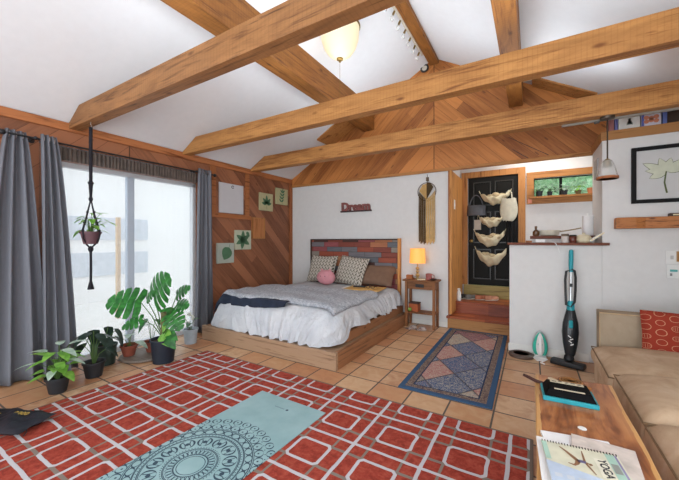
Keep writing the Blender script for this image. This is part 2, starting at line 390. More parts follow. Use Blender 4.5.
struct('ceiling_alcove', MB().box(-1.14, YB+.13, 2.62, XR+.1, YD+.12, 2.74), M_ceil)
struct('trim_8', MB().box(-1.02, YB-.02, .2, -.985, YD-.02, 2.262), wood('jamb_fir', '#c98d4e', '#8a5427', 2), bevel=.004)   # jamb boards of the opening
struct('trim_9', MB().box(-1.035, YB-.03, 0, -1.018, YB-.0, 2.262), M_trimzd, bevel=.003)
# steps and raised floor of reddish boards
s = SH('red_floor_boards', .35, .4); x = s.xyz(); i = s.fl(s.mul(x[1], 12.0)); h = s.hash(i, s.fl(s.add(s.mul(x[0], 2.2), s.mul(s.hash(i), 7.0))))
gr = s.noise(s.vec(s.mul(x[0], 1.2), s.mul(x[1], 14.0), s.add(s.mul(x[2], 14.0), s.mul(h, 20.0))), 2, 5, .8)
s.col(s.ramp(s.add(s.mul(gr, .5), s.mul(h, .5)), [(.2, '#6d2f1c'), (.5, '#9a4e2c'), (.8, '#b8703f')])); M_redfl = s.m
M_ply = wood('step_riser_fir', '#a9794a', '#7b5330', 0, knots=False)
o = struct('floor_step', MB().box(-1.055, 4.72, .145, -.225, 5.1, .177), M_redfl, bevel=.004)
struct('riser', MB().box(-1.04, 4.74, 0, -.225, 4.76, .145), M_ply, o)
o2 = struct('floor_kitchen', MB().box(-1.02, 5.03, .315, XR, YD, .347), M_redfl, bevel=.004)
struct('riser', MB().box(-1.02, 5.05, .177, -.225, 5.07, .315), M_redfl, o2)
struct('floor_kitchen_nook', MB().box(-.222, 4.30, .315, XR, 5.02, .347), M_redfl)
struct('trim_10', MB().box(-.96, YD-.05, .347, -.10, YD, .54), wood('sill_wood', '#9a8a55', '#6f5c36', 0, knots=False), bevel=.005)   # door sill
# front door
def casing(mb, x0, x1, z0, z1, wd, y, t, bottom=True):
    mb.box(x0, y-t, z0, x0+wd, y, z1); mb.box(x1-wd, y-t, z0, x1, y, z1); mb.box(x0+wd, y-t, z1-wd, x1-wd, y, z1)
    if bottom: mb.box(x0+wd, y-t, z0, x1-wd, y, z0+wd)
    return mb
d1 = bpy.data.objects.new('door_1', None); COL.objects.link(d1); d1.location = (-.53, YD, .54); tag(d1, 'dark panelled front door in fir casing above the steps', None, None, 'structure')
mb = MB().box(-.90, YD-.0, .54, -.165, YD+.04, 2.285)
for a, b in ((-.82, -.56), (-.505, -.245)):
    for c_, d in ((.64, 1.12), (1.22, 1.72), (1.82, 2.2)):
        mb.box(a, YD-.006, c_, b, YD, d); mb.box(a+.035, YD-.014, c_+.035, b-.035, YD-.006, d-.035)
mb.build('door_panel', M_dark, d1, bevel=.004)
M_moul = plain('door_moulding_highlight', '#2e2b25', .35, var=.05)  # same paint as the door, lightened to put reflected highlights into its colour
for a, b in ((-.82, -.56), (-.505, -.245)):
    for c_, d in ((.64, 1.12), (1.22, 1.72), (1.82, 2.2)):
        mb = MB(); casing(mb, a, b, c_, d, .014, YD-.006, .012); mb.build('panel_moulding', M_moul, d1)
casing(MB(), -1.0, -.085, .54, 2.37, .095, YD, .03, False).build('casing', M_trimz, d1, bevel=.004)
MB().lathe([(.0, 0), (.022, .0), (.03, .02), (.02, .045), (0, .05)], (-.845, YD-.005, 1.25), 16, Matrix.Rotation(pi/2, 3, 'X')).build('knob', M_brass, d1, True)
# kitchen window
w2 = bpy.data.objects.new('window_2', None); COL.objects.link(w2); w2.location = (.4, YD, 1.9); tag(w2, None, None, None, 'structure')
casing(MB(), -.07, 1.05, 1.80, 2.275, .095, YD, .03).build('window_frame', M_trimx, w2, bevel=.004)
MB().box(-.03, YD-.12, 1.872, .95, YD+.02, 1.902).build('window_sill', M_trimx, w2, bevel=.003)
mb = casing(MB(), .02, .95, 1.905, 2.18, .012, YD+.07, .03); mb.box(.34, YD+.04, 1.905, .375, YD+.07, 2.18); mb.build('sash', M_dark, w2)
MB().box(.03, YD+.05, 1.915, .94, YD+.055, 2.17).build('pane', M_glass, w2)
# sliding window
w1 = bpy.data.objects.new('window_1', None); COL.objects.link(w1); w1.location = (XL, 1.89, 0); tag(w1, None, None, None, 'structure')
M_alu = plain('window_aluminium', '#cfd3d8', .4, .2, var=.03)
mb = MB(); X0 = XL-.12; X1 = XL-.05
mb.box(X0, W0, .0, X1, W0+.05, WZ); mb.box(X0, W1-.05, 0, X1, W1, WZ); mb.box(X0, W0, WZ-.05, X1, W1, WZ); mb.box(X0, W0, 0, X1, W1, .06)
mb.build('window_frame', M_alu, w1, bevel=.004)
MB().box(X0+.01, 1.905, .06, X1-.01, 1.985, WZ-.05)  .build('mullion', plain('mullion_blue_grey', '#a7b6c8', .4, .2, var=.03), w1, bevel=.004)
MB().box(X0+.03, W0+.05, .06, X0+.036, 1.905, WZ-.05).build('pane', M_glass, w1)
MB().box(X0+.03, 1.985, .06, X0+.036, W1-.05, WZ-.05).build('pane', M_glass, w1)
# outside
struct('exterior_patio', MB().box(-9, -5, -.2, XL-.14, 9, -.06), plain('patio_concrete', '#dad8d3', .8))
mb = MB().box(-8.2, -6, -.06, -8.0, 11, 2.9); struct('exterior_wall', mb, plain('neighbour_wall', '#f0f0f0', .8, var=.02))
mb = MB(); mb.box(-8.02, 2.3, 1.27, -7.97, 4.25, 1.76); mb.box(-8.02, 2.3, .5, -7.97, 4.25, 1.0); struct('exterior_window', mb, plain('neighbour_glazing', '#c6ced9', .4))
struct('exterior_post', MB().box(-6.05, 2.69, -.06, -5.98, 2.74, 1.65), plain('tan_post', '#c9a878', .7))
struct('exterior_ground', MB().box(-3, 5.8, -.4, 9, 14, -.2), plain('garden_soil', '#5a5a40', .9))
mb = MB()
mb.grid(lambda u, v: (-3+8*u, 9.0+.4*sin(u*40+v*9)*sin(v*25), -.2+6*v), 60, 30)
for k in range(5200):
    p = V((random.uniform(-1.2, 3.6), random.uniform(7.2, 8.6), random.uniform(.8, 4.2)))
    d = V((random.uniform(-1, 1), random.uniform(-1, .2), random.uniform(-.8, .8))); mb.leaf(p, d, (random.uniform(-.5, .5), -1, .6), random.uniform(.12, .26), .12, .2, n=3)
tag(mb.build('foliage', [leafmat('leaf_garden', '#5aa86c', '#c4e6b8')], None), 'bright green garden foliage outside the kitchen window', None, None, 'stuff')

# ================================================================== rugs and mat
s = SH('lattice_rug_pile', .95, .1); x = s.xyz(); PW, PH = .408, .378
wob = s.mul(s.sub(s.noise(s.scaled(1, 1, 0), 9, 2), .5), .012)
ax, ay = s.add(s.add(x[0], 1.339), wob), s.add(s.sub(x[1], 2.10), wob)
fu, fv = s.fr(s.mul(ax, 1/PW)), s.fr(s.mul(ay, 1/PH))
cx, cy = s.mul(s.ab(s.sub(fu, .5)), PW), s.mul(s.ab(s.sub(fv, .5)), PH)      # distance from a cell's middle
main = s.mx(s.gt(cx, PW/2-.0105), s.gt(cy, PH/2-.0105))
sd = s.mx(s.mx(s.sub(cx, .106), s.sub(cy, .090)), s.mul(s.sub(s.add(cx, cy), .177), .7071))
ring = s.lt(s.ab(sd), .0095)
grey = s.mx(s.lt(s.ab(s.sub(cx, .106)), .0075), s.lt(s.ab(s.sub(cy, .090)), .0105))
red = s.ramp(s.noise(s.scaled(1, 1, 1), 26, 6, .5, .7), [(.3, '#7c332a'), (.5, '#9d4235'), (.72, '#b35a49')])
c = s.mix(grey, red, '#857b72'); c = s.mix(s.mx(main, ring), c, '#c3c2c6')
rx0, rx1, ry0, ry1 = -3.155, .007, -1.0, 2.335
edge = s.mx(s.mx(s.lt(x[0], rx0+.018), s.gt(x[0], rx1-.018)), s.gt(x[1], ry1-.018)); c = s.mix(edge, c, '#77695f')
s.col(c); s.bump(s.add(s.noise(s.scaled(1, 1, 1), 260, 3), s.mul(s.mx(main, ring), .8)), .5, .006)
tag(MB().box(rx0, ry0, 0, rx1, ry1, .012).build('area_rug', s.m, bevel=.003), 'large red area rug with white lattice and ring pattern on tile floor', 'rug')

s = SH('kilim_pile', .95, .1); x = s.xyz()      # local: centre of the rug
hw_, hl_ = .365, 1.06
bx, by = s.sub(hw_, s.ab(x[0])), s.sub(hl_, s.ab(x[1])); bd = s.M('MINIMUM', bx, by)
U, Wd = .195, .275
p, q = s.add(s.mul(x[0], 1/(2*U)), s.mul(x[1], 1/(2*Wd))), s.sub(s.mul(x[0], 1/(2*U)), s.mul(x[1], 1/(2*Wd)))
hh = s.hash(s.add(s.fl(p), 3.0), s.fl(q))
c = s.ramp(hh, [(0, '#445b80'), (.22, '#9c716e'), (.40, '#b9ae9a'), (.54, '#3d5278'), (.74, '#7b786a'), (.86, '#a87874')], True)
vo = s.n('TexVoronoi'); s.put(vo.inputs['Vector'], s.scaled(1, 1, 0)); vo.inputs['Scale'].default_value = 46
blot = s.ramp(s.hash(s.fl(s.mul(s.noise(s.scaled(1, 1, 0), 26, 1, 2.0), 24.0)), s.fl(s.mul(hh, 9.0))), [(0, '#34486c'), (.22, '#c8bfae'), (.5, '#a86b66'), (.70, '#4b628a'), (.86, '#a8a28e')], True)
c = s.mix(s.mul(s.gt(s.noise(s.scaled(1, 1, 0), 50, 2, 2.5), .50), .72), c, blot)
fp, fq = s.fr(p), s.fr(q); dl = s.lt(s.M('MINIMUM', s.M('MINIMUM', fp, s.sub(1.0, fp)), s.M('MINIMUM', fq, s.sub(1.0, fq))), .025)
c = s.mix(s.mul(dl, .7), c, '#403f45')
bc = s.mix(s.gt(s.noise(s.scaled(1, 1, 0), 55, 2, 2), .5), '#8d7c6e', '#5a4a4c')
c = s.mix(s.lt(bd, .105), c, bc); c = s.mix(s.lt(s.ab(s.sub(bd, .105)), .006), c, '#2c3a52'); c = s.mix(s.lt(bd, .045), c, '#3c5674')
s.col(c); s.bump(s.noise(s.scaled(1, 1, 1), 220, 2), .4, .004)
o = MB().box(-hw_, -hl_, 0, hw_, hl_, .012).build('runner_rug', s.m, bevel=.003); o.location = (-.628, 3.665, 0); o.rotation_euler.z = radians(.6)
tag(o, 'small blue patterned rug with diamond medallions at the foot of the steps', 'rug')

# yoga mat with a mandala
s = SH('yoga_mat_rubber', .7, .25); x = s.xyz(); mx_, my_ = s.sub(x[0], .0), s.sub(x[1], .0)
r = s.M('SQRT', s.add(s.mul(mx_, mx_), s.mul(my_, my_))); th = s.M('ARCTAN2', my_, mx_)
def band(a, b): return s.mul(s.gt(r, a), s.lt(r, b))
def line(a, w_=.0022): return s.lt(s.ab(s.sub(r, a)), w_)
def petals(a, b, n_, wd, outline=.22):
    f = s.ab(s.sub(s.fr(s.mul(th, n_/(2*pi))), .5)); t = s.M('DIVIDE', s.sub(r, a), b-a)
    pr = s.mul(s.M('SQRT', s.mx(s.mul(s.mul(t, s.sub(1.0, t)), 4.0), 0.0)), wd); d_ = s.ab(s.sub(f, pr))
    return s.mul(band(a, b), s.lt(d_, outline*wd*.5))
def dots(a, n_, rr):
    f = s.mul(s.sub(s.fr(s.mul(th, n_/(2*pi))), .5), 2*pi/n_); e1 = s.mul(f, r); e2 = s.sub(r, a)
    return s.lt(s.M('SQRT', s.add(s.mul(e1, e1), s.mul(e2, e2))), rr)
ink = line(.073)
for k in (line(.088, .0035), petals(.09, .128, 30, .42, .5), line(.135), line(.141), dots(.150, 56, .0035), petals(.165, .245, 13, .40, .28), petals(.172, .235, 26, .22, .5), dots(.205, 13, .013),
          line(.252), line(.259, .003), dots(.268, 80, .0035), line(.278), line(.283), petals(.287, .325, 30, .46, .35), line(.327, .003), line(.336), petals(.338, .39, 34, .44, .3), dots(.36, 34, .006),
          dots(.398, 60, .004), petals(.405, .455, 36, .36, .35), dots(.43, 36, .006)): ink = s.mx(ink, k)
base = s.ramp(s.noise(s.scaled(1, 1, 1), 4, 4), [(.3, '#86a8ac'), (.7, '#9cbabd')])
s.col(s.mix(s.mul(ink, .95), base, '#22384a')); s.bump(s.noise(s.scaled(1, 1, 1), 300, 2), .15, .002)
mat = MB().box(-.318, -.9, 0, .318, .84, .006).build('yoga_mat', s.m, bevel=.002)
mb = MB()
for k in range(9): mb.box(-.052+k*.010, .712, .006, -.046+k*.010, .717, .0064)
mb.lathe([(.011, .006), (.011, .0064)], (.062, .715, 0), 10); mb.build('maker_mark', plain('mat_ink', '#33495a'), mat)
mat.location = (-1.606, 1.085, .0125); mat.rotation_euler.z = radians(-1.3)
tag(mat, 'pale blue yoga mat with dark mandala print lying on the red rug', 'yoga mat')

# ================================================================== curtains
M_cur = SH('grey_curtain_cloth', .9, .15); x = M_cur.xyz(); M_cur.col(M_cur.ramp(M_cur.noise(M_cur.scaled(30, 30, 2), 8, 3), [(.3, '#6c6e75'), (.7, '#74767d')])); M_cur = M_cur.m
def curtain(name, ya0, ya1, yb0, yb1, nf, x0, z0, z1, amp, seed, label):
    R = random.Random(seed); ph = [R.uniform(-.5, .5) for _ in range(nf*2+2)]
    def fn(u, v):
        z = z0+(z1-z0)*v; t = 1-v; e = t**.7
        a, b = ya0+(yb0-ya0)*e, ya1+(yb1-ya1)*e
        k = u*nf*2*pi; i = int(u*nf*2); w_ = ph[i]*.5
        xx = x0+amp*(.55+.55*t)*sin(k+.7*t*ph[min(i, len(ph)-1)])+.012*sin(k*.37+3*t)
        yy = a+(b-a)*u+.012*t*cos(k*1.0+w_*t)
        return (xx, yy, z)
    T = thing(name, label, 'curtain', (x0, (yb0+yb1)/2, z0), 'grey curtains at the sliding window')
    MB().grid(fn, nf*14, 24).build('panel', M_cur, T, True, solid=.004, ang=80)
    for i in range(nf):
        yy = ya0+(ya1-ya0)*(i+.5)/nf; mb = MB(); mb.tube([(x0+.0, yy+.0, 2.175)]+[(x0+.0+.026*cos(a*pi/5), yy, 2.175+.026*sin(a*pi/5)) for a in range(11)], .004, 5); mb.build('grommet', M_chrome, T, True)
    return T
curtain('curtain', .87, 1.0, .70, 1.15, 3, -3.86, .012, 2.215, .045, 3, 'wide grey curtain panel at the rod end farthest from the bed')
curtain('curtain', 1.085, 1.195, 1.09, 1.36, 3, -3.80, .012, 2.215, .042, 5, 'grey curtain panel behind the small variegated pot plant, flaring out at the floor')
curtain('curtain', 2.70, 2.905, 2.64, 2.93, 4, -3.835, .012, 2.225, .040, 8, 'narrow grey curtain panel between the window and the leaf prints')
T = thing('curtain_rod', 'thin black curtain rod with ball finials above the sliding window', 'curtain rod', (-3.835, 1.9, 2.175))
MB().cyl((-3.835, .845, 2.175), (-3.835, 2.96, 2.175), .009).build('rod', M_black, T, True)
for yy in (.845, 2.96): MB().ball((-3.835, yy, 2.175), .024, 12).build('finial', M_black, T, True)
for yy in (1.06, 2.675):
    mb = MB(); mb.cyl((-3.95, yy, 2.175), (-3.835, yy, 2.175), .008); mb.ball((-3.835, yy, 2.178), .017, 10); mb.cyl((-3.95, yy, 2.175), (-3.944, yy, 2.175), .025); mb.build('bracket', M_black, T, True)
# sheer
m = bpy.data.materials.new('sheer_voile'); m.use_nodes = True; nt = m.node_tree; out = nt.nodes['Material Output']; nt.nodes.remove(nt.nodes['Principled BSDF'])
a = nt.nodes.new('ShaderNodeBsdfTransparent'); b = nt.nodes.new('ShaderNodeBsdfDiffuse'); t_ = nt.nodes.new('ShaderNodeBsdfTranslucent'); m1 = nt.nodes.new('ShaderNodeMixShader'); m2 = nt.nodes.new('ShaderNodeMixShader')
b.inputs[0].default_value = hexc('#6f6c70'); t_.inputs[0].default_value = hexc('#eeeff0'); m1.inputs[0].default_value = .6; m2.inputs[0].default_value = .36
nt.links.new(b.outputs[0], m1.inputs[1]); nt.links.new(t_.outputs[0], m1.inputs[2]); nt.links.new(a.outputs[0], m2.inputs[1]); nt.links.new(m1.outputs[0], m2.inputs[2]); nt.links.new(m2.outputs[0], out.inputs[0])
T = thing('sheer_curtain', 'white see-through sheer curtain hung across the sliding window', 'curtain', (-3.90, 1.95, .02))
MB().grid(lambda u, v: (-3.90+.010*sin(u*2*pi*22+1.5*sin(v*3))*(.4+.9*v*v), 1.10+1.6*u+.004*sin(u*50), .02+2.16*v), 260, 8).build('voile', m, T, True, ang=80)
MB().grid(lambda u, v: (-3.893+.011*sin(u*2*pi*42+.8*sin(u*37)), 1.22+1.50*u, 2.035+.128*v), 420, 4).build('gathered_heading', plain('taupe_voile', '#5f544d', .95, var=.25, bump=.4), T, True, ang=80)
MB().cyl((-3.90, 1.10, 2.165), (-3.90, 2.70, 2.165), .006).build('sheer_rod', plain('rod_grey', '#6d7076', .4, .5), T, True)

# ================================================================== bed
BX0, BX1, BY0 = -3.62, -1.605, 2.60
M_bedw = wood('bed_reclaimed_wood', '#a5876c', '#7b5f49', 0, 1.1); M_bedwy = wood('bed_reclaimed_wood_side', '#996a48', '#6d4830', 1, 1.1)
T = thing('bed', 'low wooden platform bed with a patchwork plank headboard', 'bed', ((BX0+BX1)/2, 3.7, 0))
MB().box(BX0, BY0, 0, BX1, BY0+.045, .175).build('foot_board', M_bedw, T, bevel=.006)
MB().box(BX1-.045, BY0+.046, 0, BX1, 4.70, .165).build('side_board', M_bedwy, T, bevel=.006)
MB().box(BX0, BY0+.046, 0, BX0+.045, 4.70, .165).build('side_board', M_bedwy, T, bevel=.006)
MB().box(BX0+.046, BY0+.046, .12, BX1-.046, 4.70, .165).build('ledge', M_bedw, T)
MB().box(BX1-.13, BY0+.36, .166, BX1-.085, 4.69, .275).build('inner_side_board', M_bedwy, T, bevel=.005)
MB().box(-3.42, 2.82, .166, -1.76, 4.68, .50).build('mattress', plain('mattress_ticking', '#d5d2cc', .9), T, bevel=.05)
s = SH('headboard_patchwork', .6, .3); x = s.xyz(); rh = .082
i = s.fl(s.mul(x[2], 1/rh)); j = s.mul(s.add(x[0], s.mul(s.hash(i, 5.0), 3.0)), 1/.30); jj = s.fl(j); h = s.hash(s.add(i, 11.0), s.add(jj, 23.0))
c = s.ramp(h, [(0, '#8f4a38'), (.11, '#6d6a6e'), (.25, '#a2694a'), (.35, '#4a332e'), (.47, '#857c72'), (.60, '#8a4c4e'), (.70, '#7d4237'), (.82, '#9c7252'), (.91, '#5f6268')], True)
gr = s.noise(s.vec(s.add(s.mul(x[0], 3.0), s.mul(h, 30.0)), x[1], s.mul(x[2], 30.0)), 2, 5, .6); hs = s.n('HueSaturation'); s.put(hs.inputs['Color'], c); s.put(hs.inputs['Value'], s.add(.62, s.mul(gr, .75)))
fz, fx = s.fr(s.mul(x[2], 1/rh)), s.fr(j); g = s.mx(s.lt(fz, .05), s.lt(fx, .012)); s.col(s.mix(s.mul(g, .8), hs.outputs[0], '#1c1210')); s.bump(s.add(s.sub(1.0, g), s.mul(h, .6)), .6, .01)
MB().box(-3.42, 4.715, .10, -1.78, 4.755, 1.265).build('headboard', s.m, T)
mb = MB(); mb.box(-3.445, 4.70, 0, -3.42, 4.765, 1.285); mb.box(-3.445, 4.70, 1.265, -1.78, 4.765, 1.285); mb.build('headboard_frame', plain('headboard_dark_edge', '#3a2620', .5), T, bevel=.003)
MB().box(-1.78, 4.695, 0, -1.745, 4.77, 1.29).build('headboard_post', wood('post_wood', '#c58a4c', '#8a5628', 2, knots=False), T, bevel=.004)

def drape(x0, x1, y0, y1, zt, zb, spread, seed, amp=.03, nfold=60, head=None, crown=.03, rc=.12, nd=12, drop_fn=None):
    """a cloth lying on a rounded box top and hanging down its sides, rippled"""
    R = random.Random(seed); N = 520; cxm, cym = (x0+x1)/2, (y0+y1)/2
    def per(t):                                          # rounded rectangle outline
        W_, H_ = x1-x0-2*rc, y1-y0-2*rc; q = pi/2*rc; L = 2*W_+2*H_+4*q; d = t*L
        segs = ((W_, (x0+rc, y0), (1, 0), None), (q, (x1-rc, y0+rc), None, -pi/2), (H_, (x1, y0+rc), (0, 1), None), (q, (x1-rc, y1-rc), None, 0), (W_, (x1-rc, y1), (-1, 0), None), (q, (x0+rc, y1-rc), None, pi/2), (H_, (x0, y1-rc), (0, -1), None), (q, (x0+rc, y0+rc), None, pi))
        for l, o, dr, a in segs:
            if d <= l+1e-9:
                if dr: return o[0]+dr[0]*d, o[1]+dr[1]*d, dr[1], -dr[0]
                an = a+d/rc; return o[0]+rc*cos(an), o[1]+rc*sin(an), cos(an), sin(an)
            d -= l
        return x0+rc, y0, 0, -1
    ph = [R.uniform(0, 6.28) for _ in range(6)]
    def rip(t, k):
        t = t+.0022*k*sin(t*25+ph[5])
        return sin(t*2*pi*round(nfold*.5)+ph[0]+1.6*sin(t*2*pi*3+ph[1]))+.6*sin(t*2*pi*round(nfold*.8)+ph[2])+.5*sin(t*2*pi*round(nfold*.27)+ph[3])+.55*sin(t*2*pi*round(nfold*1.5)+ph[4]+2*sin(t*2*pi*7))
    mb = MB(); rings = []; TOPN = 7
    for k in range(TOPN):
        f = (k+.4)/TOPN; f = f**.75; f = f*.985; ring = []
        for i in range(N):
            px_, py_, nx, ny = per(i/N); X, Y = cxm+(px_-cxm)*f, cym+(py_-cym)*f
            z = zt+crown*(1-f**4)+.006*sin(X*9+ph[4])*sin(Y*11+ph[5])+.004*rip(i/N, k)*f*f
            ring.append((X, Y, z))
        rings.append(ring)
    for k in range(1, nd+1):
        t = k/nd; ring = []
        for i in range(N):
            px_, py_, nx, ny = per(i/N); sp = spread+.085*max(0, -ny); bot = zb
            if drop_fn: bot = drop_fn(px_, py_, nx, ny, zb)
            rp = rip(i/N, k)*amp*t**.8; o_ = sp*(sin(t*pi/2))+rp
            if head is not None and ny > .3: o_ *= .0
            z = zt+.0-(zt-bot)*(1-cos(t*pi/2))**.8 if t < .35 else zt-(zt-bot)*(((1-cos(.35*pi/2))**.8)+(1-((1-cos(.35*pi/2))**.8))*(t-.35)/.65)
            ring.append((px_+nx*o_, py_+ny*o_, z+.008*rip(i/N+.01, k)*t))
        rings.append(ring)
    base = 0; vs = [(cxm, cym, zt+crown)]; fs = []
    for r in rings: vs += r
    fs += [(0, 1+i, 1+(i+1) % N) for i in range(N)]
    for k in range(len(rings)-1):
        for i in range(N): a = 1+k*N+i; b = 1+k*N+(i+1) % N; fs.append((a, a+N, b+N, b))
    mb.add(vs, fs); return mb
M_duv = SH('duvet_cotton', .9, .1); M_duv.col(M_duv.ramp(M_duv.noise(M_duv.scaled(1, 1, 1), 5, 3), [(.3, '#bcc0c6'), (.7, '#cdcfd2')])); M_duv.bump(M_duv.add(M_duv.noise(M_duv.scaled(1, 1, .55), 9, 4, 1.8), M_duv.mul(M_duv.noise(M_duv.scaled(1, 1, 1), 28, 4, 1.5), .35)), .9, .03); M_duv = M_duv.m
def dfn(px_, py_, nx, ny, zb):
    z = zb
    if nx > .3: z = .30+.015*sin(py_*9) if py_ > 3.0 else .20+.10*max(0, (py_-2.9)/.1)
    return z
o = drape(-3.48, -1.78, 2.84, 4.66, .525, .182, .125, 4, amp=.015, nfold=66, head=1, drop_fn=dfn, nd=16).build('duvet', M_duv, None, True, ang=85)
tag(o, 'white crumpled duvet draped over the mattress down to the wooden bed platform', 'duvet')

s = SH('fuzzy_throw', .95, .05); x = s.xyz(); f = s.noise(s.scaled(1, 1, 1), 38, 6, 1, .75)
s.col(s.ramp(f, [(.34, '#8b93a0'), (.5, '#c3c8d0'), (.64, '#e2e4e8')])); s.bump(f, 1, .03); M_throw = s.m
R = random.Random(2)
def throw(u, v):     # u across the bed, v from the foot upwards
    x_ = -3.50+1.77*u; y_ = 2.80+.86*v-.04*sin(u*7)+.25*u*v
    z_ = .585+.006*sin(u*23+v*5)+.008*sin(v*17+u*9)-.02*u
    if u > .94: z_ -= .05*((u-.94)/.06)**1.5
    if u < .04: z_ -= .10*((.04-u)/.04)**1.5
    if v < .06: z_ -= .028*((.06-v)/.06)
    return (x_, y_, z_)
tag(MB().grid(throw, 70, 40).build('throw_blanket', s.m, None, True, solid=.03, ang=80), 'fluffy grey blue throw blanket folded across the foot of the bed', 'blanket')
def navy(u, v):
    x_ = -3.50+1.13*u; y0_ = 2.80
    d = v*.16
    z_ = .563-max(0, d-.05)*1.05*(1-.6*u**3); y_ = y0_+.03-min(d, .06)-max(0, d-.06)*.35-.0*u
    if u < .05: z_ -= .12*(1-u/.05)
    return (x_-(.05*(1-u/.05) if u < .05 else 0), y_+.006*sin(u*40), z_)
tag(MB().grid(navy, 50, 12).build('navy_blanket', plain('navy_fleece', '#222b3c', .95, var=.2, bump=.6), None, True, solid=.012, ang=80), 'dark navy blanket peeking out under the grey throw at the bed foot', 'blanket')

def cushion(name, c, w_, h_, d_, rx, rz, mat, label, cat, pin=.35, group=None, ry=0):
    T = thing(name, label, cat, (0, 0, 0), group); nn = 22
    def side(sg):
        def fn(u, v):
            a, b = u*2-1, v*2-1
            e = max(0, (1-a**4))**.5*max(0, (1-b**4))**.5
            k = 1-.10*(1-abs(a))*abs(b)**3*pin*2; k2 = 1-.10*(1-abs(b))*abs(a)**3*pin*2
            return (a*w_/2*k2, sg*d_/2*e, b*h_/2*k+h_/2)
        return fn
    mb = MB(); mb.grid(side(-1), nn, nn); n0 = len(mb.f); mb.grid(side(1), nn, nn); mb.f[n0:] = [f[::-1] for f in mb.f[n0:]]
    mb.build('cover', mat, T, True, ang=70)
    pts = [(-w_/2, 0, 0), (w_/2, 0, 0), (w_/2, 0, h_), (-w_/2, 0, h_)]
    fnf = side(0); pts = [fnf(u, v) for u, v in [(i/12, 0) for i in range(12)]+[(1, i/12) for i in range(12)]+[(1-i/12, 1) for i in range(12)]+[(0, 1-i/12) for i in range(13)]]
    MB().tube(pts, .005, 5).build('piping', mat, T, True)
    T.location = c; T.rotation_euler = (rx, ry, rz); return T
s = SH('patterned_pillow_cloth', .9, .1); x = s.xyz(); a = s.mul(x[0], 17.0); b = s.mul(x[2], 17.0)
z_ = s.sub(b, s.mul(s.ab(s.sub(s.fr(a), .5)), 1.6)); f = s.fr(z_); g = s.lt(s.add(s.mul(s.M('SINE', s.mul(a, 6.283)), .18), f), .5)
s.col(s.mix(s.mul(g, s.gt(s.fr(s.mul(a, 2.0)), .22)), '#bdb6aa', '#68625a')); M_pil = s.m
cushion('throw_pillow', (-3.10, 4.49, .56), .51, .47, .16, radians(-24), radians(4), M_pil, 'grey patterned square pillow behind the pink plush, nearer the boarded wall', 'pillow')
cushion('throw_pillow', (-2.55, 4.45, .555), .54, .48, .17, radians(-26), radians(-6), M_pil, 'grey patterned square pillow beside the brown pillow against the headboard', 'pillow', ry=radians(5))
cushion('bed_pillow', (-2.12, 4.52, .57), .62, .36, .16, radians(-40), radians(-2), plain('brown_pillowcase', '#7a5e4c', .9, var=.08), 'plain brown pillow leaning on the headboard near the lamp', 'pillow')
T = thing('plush_toy', 'round pink plush animal with little ears in front of the pillows', 'toy', (-2.80, 4.24, .565))
M_pink = plain('pink_plush', '#c98a92', .95, var=.08, bump=.7, bscale=120)
MB().ball((-2.80, 4.24, .675), (.165, .10, .118), 20).build('body', M_pink, T, True)
for sx in (-1, 1): MB().lathe([(.03, 0), (.022, .022), (0, .04)], (-2.80+sx*.075, 4.235, .775), 10, sy=.5).build('ear', M_pink, T, True)
for sx in (-1, 1): MB().ball((-2.80+sx*.04, 4.145, .70), .008, 8).build('eye', plain('toy_eye', '#5a3a40', .4), T, True)
# tray on the bed
T = thing('tray', 'yellowish wooden tray with papers lying on the duvet edge', 'tray', (-2.02, 4.08, .566))
RR = Rz(radians(6))
MB().obox((-2.03, 4.08, .578), (.52, .36, .014), RR).build('board', wood('tray_wood', '#c9a05c', '#96703a', 0, knots=False), T, bevel=.003)
MB().obox((-2.08, 4.05, .569), (.58, .40, .004), RR).build('paper_sheet', M_paper, T)
T = thing('remote_control', 'black remote control lying on the wooden tray', 'remote', (-2.13, 4.10, .586))
MB().obox((-2.13, 4.10, .595), (.18, .045, .02), Rz(.2)).build('body', M_black, T, bevel=.006)
MB().obox((-2.13, 4.10, .606), (.10, .025, .004), Rz(.2)).build('keypad', plain('grey_keys', '#55585c'), T)
T = thing('eyeglasses', 'dark framed glasses lying on the wooden tray on the bed', 'glasses', (-1.93, 4.06, .586))
for sx in (-1, 1): MB().tube([(-1.93+sx*.035+.026*cos(k*pi/6), 4.04, .61+.02*sin(k*pi/6)) for k in range(13)], .004, 5).build('rim', M_black, T, True)
for sx in (-1, 1): MB().tube([(-1.93+sx*.06, 4.04, .615), (-1.93+sx*.058, 4.11, .612), (-1.93+sx*.05, 4.15, .592)], .003, 5).build('temple', M_black, T, True)

# ================================================================== nightstand
T = thing('nightstand', 'slim brown wooden nightstand with one drawer beside the bed', 'nightstand', (-1.38, 4.62, 0))
M_ns = wood('nightstand_wood', '#8a5a36', '#563219', 0, knots=False); M_nsz = wood('nightstand_wood_z', '#8a5a36', '#563219', 2, knots=False)
N0, N1, NY0, NY1 = -1.60, -1.165, 4.52, 4.75
MB().box(N0-.03, NY0-.025, .665, N1+.03, NY1+.015, .69).build('top', M_ns, T, bevel=.004)
for a in (N0, N1-.035):
    for b in (NY0, NY1-.035): MB().box(a, b, 0, a+.035, b+.035, .665).build('leg', M_nsz, T, bevel=.003)
MB().box(N0+.035, NY1-.03, .55, N1-.035, NY1-.01, .664).build('apron', M_ns, T); MB().box(N0+.005, NY0+.036, .55, N0+.025, NY1-.036, .664).build('apron', M_ns, T); MB().box(N1-.025, NY0+.036, .55, N1-.005, NY1-.036, .664).build('apron', M_ns, T)
dr = MB().box(N0+.037, NY0+.004, .555, N1-.037, NY0+.03, .66).build('drawer', M_ns, T, bevel=.003)
MB().box(-1.44, NY0-.008, .585, -1.32, NY0+.004, .63).build('handle', M_black, dr, bevel=.003)
